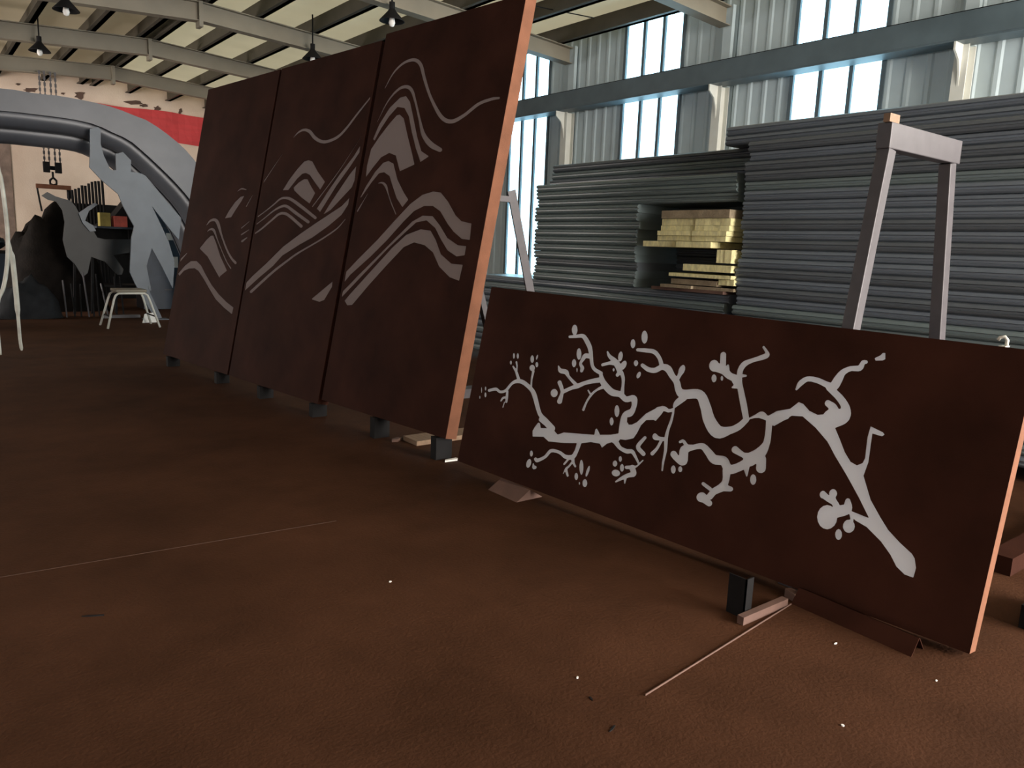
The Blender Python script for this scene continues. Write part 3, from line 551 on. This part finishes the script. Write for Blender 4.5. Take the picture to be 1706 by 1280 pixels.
for y0, y1, lb in ((4.45, 4.9, 'pinkish timber batten under the yellow boards'),):
    solo('batten', MB().box((SX-0.035, 4.42, ZB+0.001), (SX+0.5, 5.3, ZB+0.030)), PINKW, lb, 'timber')

# ------------------------------------------------------------------ floor pieces round the panels
p = onz(858, 822)
solo('support_block', MB().prism([(p[0]-0.10, p[1]-0.14, 0), (p[0]+0.10, p[1]-0.14, 0), (p[0], p[1]-0.14, 0.06)], (0, 0.28, 0)), PINKW, 'pinkish ridge-shaped block under the far end of the blossom panel', 'block')
# ridge-up angle iron in front of the near end
a, b = onz(1318, 1006), onz(1518, 1095)
t = thing('angle_iron', (a+b)/2*np.array([1, 1, 0]), 'dark ridge-up steel angle lying along the blossom panel foot', 'angle iron')
d = b-a; sd = np.array([1., 0, 0])*0.045
for s, nm in ((1, 'front_flange'), (-1, 'back_flange')):
    rdg = np.array([0.05, 0, 0.062])
    f0 = a + (0 if s == 1 else np.array([0.10, 0, 0])); top = rdg if s == 1 else np.array([-0.05, 0, 0.062])
    put(nm, MB().obox(f0, d, top, np.array([0.004, 0, 0.0])), CORTEN, t)
# upright bracket and block by the near third of the panel
p = onz(1238, 1043)
t = thing('support_bracket', (p[0]+0.04, p[1], 0), 'dark upright steel bracket with pinkish base propping the blossom panel', 'bracket')
put('upright', MB().box((p[0]+0.05, p[1]+0.035, 0), (p[0]+0.056, p[1]+0.12, 0.17)).box((p[0]+0.05, p[1]+0.035, 0), (p[0]+0.10, p[1]+0.041, 0.17)), DARK, t)
q = onz(1318, 1008)
put('base_plate', MB().obox((p[0], p[1], 0), (q-p)*0.92, (0, 0, 0.035), np.cross((q-p)/np.linalg.norm(q-p), [0, 0, 1])*-0.03), PINKW, t, label='pinkish base bar')
p = onz(1318, 1000)
solo('wood_offcut', MB().obox((p[0]-0.01, p[1]-0.02, 0), (0.05, -0.01, 0), (0.02, 0.06, 0), (0, 0, 0.035)), PINKW, 'small pinkish timber offcut beside the angle iron end', 'timber')
a, b = onz(1075, 1160), onz(1318, 1008)
solo('flat_bar', MB().beam(a+np.array([0, 0, .004]), b+np.array([0, 0, .004]), 0.006, 0.003, (0, 0, 1)), PINKW, 'long thin steel flat bar lying out from the blossom panel', 'bar')
# bits behind the near end of the panel
p = onz(1690, 1040)
solo('steel_channel', MB().box((p[0]-0.02, p[1]-0.1, 0), (p[0]+0.32, p[1]-0.02, 0.10)).box((p[0]+0.30, p[1]-0.11, 0), (p[0]+0.306, p[1]-0.01, 0.13)), DARK, 'short dark steel channel behind the near end of the blossom panel', 'channel')
p = onz(1690, 940)
solo('steel_bar', MB().box((p[0]-0.2, p[1]-0.05, 0), (p[0]+1.0, p[1]+0.06, 0.09)), CORTEN, 'dark steel bar on the floor behind the stand', 'bar')
# floor strips seen in the gap between the panels
p = onz(765, 662); solo('pallet_board', MB().box((p[0]-0.4, p[1]-0.08, 0), (p[0]+1.3, p[1]+0.08, 0.09)).box((p[0]+0.28, p[1]-0.05, 0.09), (p[0]+0.34, p[1]+0.01, 0.32)), GALV, 'pale grey bar on the floor in the gap between the panels', 'bar')
p = onz(757, 728); solo('timber_plank', MB().box((p[0]-0.4, p[1]-0.10, 0), (p[0]+1.3, p[1]+0.10, 0.035)), WOOD, 'pale timber plank on the floor in the gap between the panels', 'plank')
p = onz(752, 768); solo('white_scrap', MB().prism([(p[0]-0.06, p[1]-0.01, 0), (p[0]+0.06, p[1]-0.02, 0), (p[0]+0.05, p[1]+0.02, 0), (p[0]-0.04, p[1]+0.015, 0)], (0, 0, 0.012)), PAPER, 'white scrap at the far lower corner of the blossom panel', 'scrap')
# debris
scr = [(155, 1027, 0.04, 0.004, -25, DARK, 'dark short stick lying alone on the left floor'), (650, 970, 0.006, 0.004, 10, PAPER, 'white crumb on the mid floor'), (1392, 1073, 0.009, 0.003, 0, PAPER, 'white crumb in front of the angle iron'),
       (962, 1130, 0.007, 0.003, 30, PAPER, 'white crumb left of the flat bar'), (1404, 1210, 0.005, 0.004, 50, PAPER, 'white crumb right of the front floor'), (1560, 1135, 0.005, 0.003, 0, PAPER, 'white crumb below the panel corner'),
       (985, 1165, 0.012, 0.003, 70, DARK, 'dark chip left of the flat bar end'), (1020, 1215, 0.02, 0.003, 20, DARK, 'dark chip below the flat bar end'), (660, 735, 0.05, 0.02, 20, PINKW, 'pale rubble by the near foot of the tall panels')]
for px, py, l, h, an, m, lb in scr:
    p = onz(px, py); an = math.radians(an); ux = np.array([math.cos(an), math.sin(an), 0]); vx = np.array([-ux[1], ux[0], 0])
    poly = [p-ux*l, p-ux*l*.2-vx*h*1.2, p+ux*l-vx*h*.6, p+ux*l*.9+vx*h, p-ux*l*.5+vx*h*1.1]
    solo('debris', MB().prism(poly, (0, 0, h)), m, lb, 'debris')

# ------------------------------------------------------------------ far end: arch sculpture and figures
YA = 14.6
def P_(px, py, y): return ony(px, py, y)
outer = [P_(x, y, YA) for x, y in ((0, 155), (60, 156), (100, 160), (175, 175), (225, 193), (260, 210), (320, 262))]
inner = [P_(x, y, YA) for x, y in ((0, 190), (45, 190), (80, 193), (150, 205), (190, 222), (230, 245), (315, 330))]
apx = outer[1][0]
def full(pts, xf):
    r_ = [(p[0]-apx, p[2]) for p in pts if p[0] >= apx - 0.01]; r_ = r_ + xf
    cv = catmull([(-r_[1][0], r_[1][1])] + r_, 6)[6:]
    return [(-x, z) for x, z in cv[::-1]] + cv[1:]
co_ = full(outer, [(outer[-1][0]-apx+0.62, outer[-1][2]-0.95), (outer[-1][0]-apx+0.95, outer[-1][2]-1.95), (outer[-1][0]-apx+1.02, 0)])
ci_ = full(inner, [(inner[-1][0]-apx+0.38, inner[-1][2]-0.75), (inner[-1][0]-apx+0.58, inner[-1][2]-1.45), (inner[-1][0]-apx+0.62, 0)])
def resample(cv, n=60):
    c = np.array(cv); s_ = np.r_[0, np.cumsum(np.hypot(*np.diff(c, axis=0).T))]; t = np.linspace(0, s_[-1], n); return np.stack([np.interp(t, s_, c[:, 0]), np.interp(t, s_, c[:, 1])], 1)
co_, ci_ = resample(co_), resample(ci_)
ar = thing('arch_sculpture', (apx, YA+0.5, 0), 'large grey steel arch sculpture with curved ribs', 'arch')
def band(cA, cB, y0, y1):
    mb = MB(); n = len(cA); vs = []
    for (xa, za), (xb, zb) in zip(cA, cB): vs += [(apx+xa, y0, za), (apx+xb, y0, zb), (apx+xb, y1, zb), (apx+xa, y1, za)]
    fs = [(4*i+k, 4*i+(k+1) % 4, 4*i+4+(k+1) % 4, 4*i+4+k) for i in range(n-1) for k in range(4)] + [(0, 1, 2, 3), tuple(4*(n-1)+k for k in (3, 2, 1, 0))]
    return mb.add(vs, fs)
put('fascia', band(co_, ci_, YA, YA+0.03), ARCHM, ar)
cin = lambda f_: ci_ + (ci_-co_)/np.linalg.norm(ci_-co_, axis=1)[:, None]*f_
put('top_skin', band(co_, co_*0.995+ci_*0.005, YA+0.03, YA+0.9), ARCHM, ar)
for f_, dy, r_ in ((0.03, 0.30, 0.20), (0.24, 0.62, 0.20)):
    cc_ = cin(f_); put('curved_rib', MB().tube([(apx+x, YA+dy, max(z, r_*0)) for x, z in cc_], r_, 14), ARCHM, ar, smooth=True)
put('back_rib', band(cin(0.1), cin(0.42), YA+0.8, YA+0.86), ARCHM, ar)
YG = 14.5
fig = [(149.8, 215.6), (162.6, 212), (167.8, 216), (167.8, 240), (173, 260), (183, 281), (188.5, 284.5), (193.6, 284), (192.7, 257), (205, 254), (218.5, 268), (218, 287), (236, 290), (242, 293), (250, 302), (275, 333), (302, 364), (298, 400), (285, 385), (253, 344), (264, 366.5), (281, 403), (291, 437), (288, 481), (271, 447), (253, 414), (243, 448), (247, 482), (270, 530), (259, 533), (225, 473), (216.5, 454), (219, 397), (223.6, 378), (205, 344), (197, 324), (169, 300.5), (149, 279), (150, 257)]
pts = [ony(x, y, YG) for x, y in fig]; zmin = min(p[2] for p in pts)
for p in pts: p[2] -= zmin
fg = thing('figure_sculpture', (pts[29][0], YG, 0), 'blue-grey cut steel dancer figure reaching up to the arch', 'sculpture')
put('body_plate', MB().prism(pts, (0, 0.04, 0)), FIGM, fg)
put('stiffener', MB().beam((pts[33][0]+0.22, YG+0.055, 0.5), (pts[35][0]+0.2, YG+0.055, 2.2), 0.04, 0.03, (1, 0, 0)), FIGM, fg)
put('base_plate', MB().box((pts[28][0]-0.30, YG-0.10, 0), (pts[28][0]+0.10, YG+0.14, 0.012)), FIGM, fg)
YD = 15.8
dk = [(69.5, 326), (79, 320), (92, 327), (105, 331), (117, 334), (126, 344), (131, 353.5), (145, 374), (153, 380), (162, 396), (175, 399), (219, 399), (216, 421), (189, 425), (206, 449), (203, 458), (196, 458), (175, 436), (152, 428), (146, 455), (138, 462), (125, 440), (112, 428), (105, 400), (108, 370), (104, 350), (94, 336), (80, 333)]
pts = [ony(x, y, YD) for x, y in dk]
dk2 = [(131, 355), (147, 344), (158, 338), (163, 341), (148, 352), (142, 368), (156, 376), (160, 385), (150, 386), (138, 372)]
fd = thing('figure_sculpture', (ony(150, 420, YD)[0], YD, 0), 'dark grey cut steel figure lying behind the white stool', 'sculpture')
put('body_plate', MB().prism(pts, (0, 0.04, 0)), FIGD, fd)
put('arm_plate', MB().prism([ony(x, y, YD-0.05) for x, y in dk2], (0, 0.04, 0)), FIGM, fd)
for px in (120, 150, 190):
    q = ony(px, 430, YD); put('prop_leg', MB().beam((q[0], YD+0.06, 0), (q[0]+0.05, YD+0.06, max(q[2], 0.3)), 0.04, 0.04, (1, 0, 0)), DARK, fd)

# white tube stool frame
st = onz(222, 546); x0, y0 = st[0], st[1]
sl = thing('stool', (x0, y0+0.2, 0), 'white tubular stool frame on the floor before the figures', 'stool')
hh = ony(222, 489, y0)[2]; bw = 0.36
def hoop(y, dy, xs):
    pts = [(x0-bw-0.02+xs, y-dy, 0.0), (x0-bw*0.72+xs, y, hh-0.10), (x0-bw*0.64+xs, y, hh-0.03), (x0-bw*0.52+xs, y, hh), (x0+bw*0.52+xs, y, hh), (x0+bw*0.64+xs, y, hh-0.03), (x0+bw*0.72+xs, y, hh-0.10), (x0+bw+0.02+xs, y-dy, 0.0)]
    return MB().tube(pts, 0.017, 8)
put('leg_hoop', hoop(y0, 0.08, 0), WHITEP, sl, smooth=True)
put('leg_hoop', hoop(y0+0.42, -0.08, 0), WHITEP, sl, smooth=True)
put('seat', MB().box((x0-bw*0.62, y0-0.01, hh+0.015), (x0+bw*0.62, y0+0.43, hh+0.06)), RAFTER, sl, bevel=0.01)
for s in (-1, 1): put('rung', MB().tube([(x0+s*bw*0.88, y0-0.02, hh*0.33), (x0+s*bw*0.88, y0+0.44, hh*0.33)], 0.012, 8), DARK, sl)
q = onz(246, 538); solo('paper_scrap', MB().prism([(q[0]-0.08, q[1], 0.0), (q[0]+0.16, q[1]+0.05, 0.0), (q[0]+0.12, q[1]+0.12, 0.16), (q[0]-0.02, q[1]+0.10, 0.14)], (0, 0.01, 0)), PAPER, 'folded white paper scrap under the white stool', 'paper')

# clutter behind: bench, cabinet, boxes, tube rack, tarp
def px_box(px0, px1, py0, py1, y, dep):
    a = ony(px0, py1, y); b = ony(px1, py0, y); return MB().box((a[0], y, max(a[2], 0)), (b[0], y+dep, b[2]))
wb = thing('workbench', (ony(180, 400, 18.0)[0], 18.4, 0), 'dark steel workbench behind the lying figure', 'bench')
a = ony(110, 400, 18.0); b = ony(235, 390, 18.0)
put('top', MB().box((a[0], 18.0, 1.02), (b[0]+0.4, 18.8, 1.08)), DARK, wb)
for x in (a[0]+0.06, b[0]+0.3):
    for y in (18.06, 18.72): put('leg', MB().box((x-0.03, y-0.03, 0), (x+0.03, y+0.03, 1.02)), DARK, wb)
put('shelf', MB().box((a[0], 18.05, 0.35), (b[0]+0.4, 18.75, 0.39)), DARK, wb)
solo('machine_body', MB().prism([(a[0]+0.35, 18.1, 1.08), (b[0]+0.35, 18.1, 1.08), (b[0]+0.35, 18.1, 2.0), (b[0]-0.15, 18.1, 2.25), (a[0]+0.95, 18.1, 1.85), (a[0]+0.40, 18.1, 1.45)], (0, 0.6, 0)), DARK, 'dark machine housing standing on the workbench', 'machine')
def face_box(name, px0, px1, py0, py1, y, m, lb, cat, dep=0.12):
    return solo(name, px_box(px0, px1, py0, py1, y, dep), m, lb, cat)
yb = 18.0-0.13
sh = thing('wall_shelf', (ony(190, 376, 17.7)[0], 17.8, ony(190, 378, 17.7)[2]), 'dark shelf carrying the olive and red cartons', 'shelf')
a2, b2 = ony(160, 378, 17.7), ony(225, 378, 17.7); zs = (a2[2]+b2[2])/2
put('board', MB().box((a2[0], 17.65, zs-0.04), (b2[0], 18.09, zs)), NAVY, sh)
for x in (a2[0]+0.05, b2[0]-0.05): put('post', MB().box((x-0.02, 18.0, 1.08), (x+0.02, 18.04, zs-0.04)), DARK, sh)
def carton(px0, px1, py0, m, lb):
    a = ony(px0, 377, 17.7); b = ony(px1, py0, 17.7); solo('carton', MB().box((a[0], 17.70, zs), (b[0], 17.92, b[2])), m, lb, 'carton', bevel=0.006)
carton(167, 184, 355, YELP, 'olive yellow carton on the dark shelf'); carton(190, 212, 361, REDP, 'red carton on the dark shelf beside the olive one')
# rack of dark tubes whose ends make a ragged top
for k in range(11):
    px = 118 + k*5.6; py = 318 - k*2.0 + random.uniform(-2, 2); q = ony(px, py, 19.0)
    solo('steel_tube', MB().tube([(q[0], 18.98, 0), (q[0], 19.28, q[2])], 0.027, 10), DARK, 'dark steel tube leaning behind the workbench, %s from the left' % (ORD[k] if k else 'first'), 'tube', 'leaning tubes at the far end')
solo('tube_leaning_board', MB().obox((ony(112, 400, 19.5)[0], 19.5, 0), (1.35, 0, 0), (0, 0.25, 2.1), (0, 0.03, 0)), DARK, 'dark board leaning behind the upright tubes', 'board')
# tarp covered heap
def heap(name, px, w, dep, h, y, m, lb, cat):
    c = ony(px, 470, y); n = 18; mb = MB(); vs = []; fs = []
    for i in range(n+1):
        for j in range(n+1):
            a_, b_ = i/n*2-1, j/n*2-1; r2 = max(abs(a_)**2.2 + abs(b_)**2.2, 0); zz_ = max(0, 1-r2)**0.6*h
            zz_ *= 1 + 0.18*math.sin(a_*7+1)*math.cos(b_*6) + random.uniform(-0.04, 0.04); vs.append((c[0]+a_*w/2, y+b_*dep/2, max(zz_, 0)))
    for i in range(n):
        for j in range(n): k = i*(n+1)+j; fs.append((k, k+n+1, k+n+2, k+1))
    vs += [(c[0]+sx*w/2, y+sy*dep/2, 0) for sx, sy in ()]
    return solo(name, mb.add(vs, fs), m, lb, cat, smooth=True)
heap('tarp_heap', 92, 1.75, 1.2, 1.75, 16.9, TARP, 'tall black tarpaulin heap left of the dark lying figure', 'tarpaulin')
heap('tarp_heap', 47, 0.95, 0.6, 0.62, 15.3, mat('grey_tarp', (0.016, 0.017, 0.019), 0.8, spec=0.1), 'low grey tarpaulin bundle before the tall heap', 'tarpaulin')
wb2 = thing('low_table', (ony(20, 430, 18.2)[0], 18.4, 0), 'dark low table at the left edge by the far wall', 'table')
a = ony(-40, 420, 18.0); b = ony(62, 420, 18.0); zt = b[2]
put('top', MB().box((a[0], 18.0, zt-0.05), (b[0], 18.9, zt)), DARK, wb2)
for x in (a[0]+0.08, b[0]-0.08):
    for y in (18.06, 18.84): put('leg', MB().box((x-0.03, y-0.03, 0), (x+0.03, y+0.03, zt-0.05)), DARK, wb2)
put('front_panel', MB().box((a[0], 18.0, 0.05), (b[0], 18.02, zt-0.05)), NAVY, wb2)
def lump(px, py, w, h, d_, y, z0, m, lb, cat):
    c = ony(px, py, y); mb = MB(); n = 12; vs = []; fs = []
    for i in range(n+1):
        for j in range(n):
            ph = math.pi*i/n; th = 2*math.pi*j/n; rr = 1+random.uniform(-0.14, 0.14)
            vs.append((c[0]+w/2*math.sin(ph)*math.cos(th)*rr, y+d_/2*math.sin(ph)*math.sin(th)*rr, z0+h*(0.5-0.5*math.cos(ph))*(1 if i in (0, n) else rr)))
    for i in range(n):
        for j in range(n): fs.append((i*n+j, i*n+(j+1) % n, (i+1)*n+(j+1) % n, (i+1)*n+j))
    solo('wrapped_bundle', mb.add(vs, fs), m, lb, cat)
lump(42, 405, 0.56, 0.24, 0.4, 18.3, zt, FOIL, 'crinkled silver wrapped bundle on the low table', 'bundle')
lump(-14, 405, 0.46, 0.30, 0.4, 18.35, zt, NAVY, 'dark wrapped bundle left of the silver one', 'bundle')
# cabinet behind the dancer with white papers
cb = thing('cabinet', (ony(275, 420, 16.6)[0], 16.9, 0), 'dark navy metal cabinet behind the dancer figure', 'cabinet')
a = ony(236, 420, 16.6); b = ony(318, 355, 16.6)
put('body', MB().box((a[0], 16.6, 0), (b[0], 17.2, b[2])), NAVY, cb)
for k in range(3):
    z0 = 0.08 + k*(b[2]-0.1)/3; dr = put('drawer', MB().box((a[0]+0.03, 16.585, z0), (b[0]-0.03, 16.6, z0+(b[2]-0.1)/3-0.03)), NAVY, cb)
    put('handle', MB().box(((a[0]+b[0])/2-0.08, 16.57, z0+0.3), ((a[0]+b[0])/2+0.08, 16.585, z0+0.32)), GALV, dr)
for px0, px1, py0, py1, lb in ((277, 289, 389, 400, 'upper white paper stuck to the navy cabinet'), (288, 296, 428, 446, 'lower white paper stuck to the navy cabinet')):
    a_ = ony(px0, py1, 16.57); b_ = ony(px1, py0, 16.57); solo('paper_note', MB().box((a_[0], 16.565, a_[2]), (b_[0], 16.568, b_[2])), PAPER, lb, 'paper')
# thin rods standing about the lying figure
for k in range(9):
    px = 110 + k*11.5 + random.uniform(-3, 3); g = ony(px, 478, 15.2); top = random.uniform(0.45, 0.85)
    solo('steel_rod', MB().tube([(g[0], 15.2+random.uniform(-.1, .1), 0), (g[0]+random.uniform(-.05, .05), 15.45, top)], 0.014, 6), DARK if k % 3 else GALV, 'thin steel rod propped under the lying figure, %s from the left' % (ORD[k] if k else 'first'), 'rod', 'rods under the lying figure')
solo('scrap_plank', MB().box((ony(170, 478, 14.9)[0], 14.9, 0), (ony(232, 478, 14.9)[0], 15.05, 0.05)), GALV, 'pale scrap plank on the floor behind the stool', 'plank')

# red banner on the far wall
bn_ = [ony(160, 172, YF), ony(345, 196, YF), ony(345, 246, YF), ony(160, 222, YF)]
zt_, zb_ = (bn_[0][2]+bn_[1][2])/2, (bn_[2][2]+bn_[3][2])/2
mb = MB(); n = 24; vs = []; fs = []
for i in range(n+1):
    x = bn_[0][0] + (bn_[1][0]-bn_[0][0]+1.2)*i/n
    for j in range(4): vs.append((x, YF-0.035-0.012*math.sin(i*1.3+j), zt_+(zb_-zt_)*j/3 - 0.02*math.sin(i*0.5)))
for i in range(n):
    for j in range(3): fs.append((i*4+j, i*4+4+j, i*4+5+j, i*4+1+j))
o = put('red_banner', mb.add(vs, fs), REDB, None, (bn_[0][0], YF-0.03, zb_), label='long red cloth banner high on the far wall', cat='banner')
sm = o.modifiers.new('thick', 'SOLIDIFY'); sm.thickness = 0.004
# chain hoist with spreader beam
YH = 19.5
ch = thing('chain_hoist', (ony(88, 310, YH)[0], YH, ony(88, 330, YH)[2]), 'chain hoist with spreader beam hanging at the far wall', 'hoist')
a, b = ony(60, 312, YH), ony(118, 312, YH); z = (a[2]+b[2])/2; cx = (a[0]+b[0])/2
put('spreader_beam', MB().box((a[0], YH-0.04, z-0.04), (b[0], YH+0.04, z+0.05)), RUST, ch)
put('sling_leg', MB().tube([(a[0]+0.02, YH, z-0.03), (a[0]+0.05, YH, z-0.30), (a[0]+0.08, YH, z-0.52)], 0.02, 6), DARK, ch)
put('sling_leg', MB().box((b[0]-0.08, YH-0.03, z-0.22), (b[0], YH+0.03, z-0.04)), DARK, ch)
hook = [(cx, z+0.32), (cx, z+0.20), (cx-0.06, z+0.14), (cx-0.06, z+0.07), (cx, z+0.04), (cx+0.06, z+0.07), (cx+0.06, z+0.14), (cx, z+0.20)]
put('hook', MB().tube([(x, YH, zz_) for x, zz_ in hook], 0.022, 8), DARK, ch)
put('hook_block', MB().box((cx-0.17, YH-0.05, z+0.30), (cx-0.05, YH+0.05, z+0.52)).box((cx+0.05, YH-0.05, z+0.30), (cx+0.17, YH+0.05, z+0.52)).box((cx-0.17, YH-0.02, z+0.36), (cx+0.17, YH+0.02, z+0.44)), DARK, ch)
for dx in (-0.14, -0.05, 0.06, 0.15):
    mb = MB(); zz_ = z+0.50; k = 0
    while zz_ < 4.75:
        w = 0.020; mb.box((cx+dx-(w if k % 2 else 0.008), YH-(0.008 if k % 2 else w), zz_), (cx+dx+(w if k % 2 else 0.008), YH+(0.008 if k % 2 else w), zz_+0.07)); zz_ += 0.058; k += 1
    put('chain', mb, GALV, ch)
# white hose loops at the left edge
a = [(-6, 268), (2, 300), (9, 350), (13, 395), (12, 440), (6, 478), (-3, 500), (-6, 530), (-3, 565), (0, 600)]
pts = [ony(x, y, 10.6) for x, y in a]; pts[-1][2] = 0.02
pts = [np.array([pts[0][0]-0.10, 10.6, 3.2]), ] + pts
top = np.array([pts[0][0]-0.2, 10.3, 4.85]); solo('air_hose', MB().tube(catmull([top] + pts, 6), 0.022, 8), ROPE, 'white hose hanging in a loop at the left edge', 'hose', smooth=True)
b = [(14, 398), (20, 425), (26, 480), (30, 525), (33, 562)]
pts = [ony(x, y, 10.9) for x, y in b]
solo('hanging_strap', MB().tube(catmull(pts + [np.array([pts[-1][0]+0.01, 10.9, 0.02])], 5), [0.012]*5+[0.03]*10+[0.02]*10+[0.01], 6), ROPE, 'thin white strap dangling to the floor beside the hose', 'strap')

# ------------------------------------------------------------------ roof lamps and wires
def pendant(px, py, Y, lb):
    q = ony(px, py, Y); t = thing('pendant_lamp', (q[0], q[1], q[2]-0.10), lb, 'lamp', 'cone lamps under the roof')
    put('shade', MB().lathe((q[0], q[1], q[2]), [(0.035, 0.14), (0.06, 0.10), (0.17, -0.02), (0.175, -0.03), (0.16, -0.025), (0.05, 0.08), (0.03, 0.12)], 18), DARK, t, smooth=True)
    put('bulb', MB().lathe((q[0], q[1], q[2]), [(0.001, -0.10), (0.03, -0.09), (0.045, -0.05), (0.035, 0.0), (0.025, 0.06)], 12), PAPER, t, smooth=True)
    put('socket', MB().lathe((q[0], q[1], q[2]), [(0.04, 0.13), (0.04, 0.22), (0.001, 0.23)], 10), DARK, t)
    put('hanger', MB().tube([(q[0], q[1], q[2]+0.22), (q[0], q[1], roofz(q[0])-0.01)], 0.012, 6), DARK, t)
pendant(110, 14, 13.0, 'cone lamp highest at the upper left of the roof'); pendant(66, 83, 16.2, 'cone lamp lower left just above the arch')
pendant(521, 96, 13.1, 'cone lamp just above the middle tall panel'); pendant(653, 32, 10.0, 'cone lamp above the nearest tall panel')
for pts, lb in (([(860, 0), (900, 12), (990, 30)], 'thin dark cable under the roof right of the tall panels'), ([(1030, 36), (1090, 37), (1110, 39)], 'short dark cable under the roof by the window wall')):
    P3 = [onz(x, y, 4.95) for x, y in pts]; solo('roof_cable', MB().tube(P3, 0.008, 6), DARK, lb, 'cable')
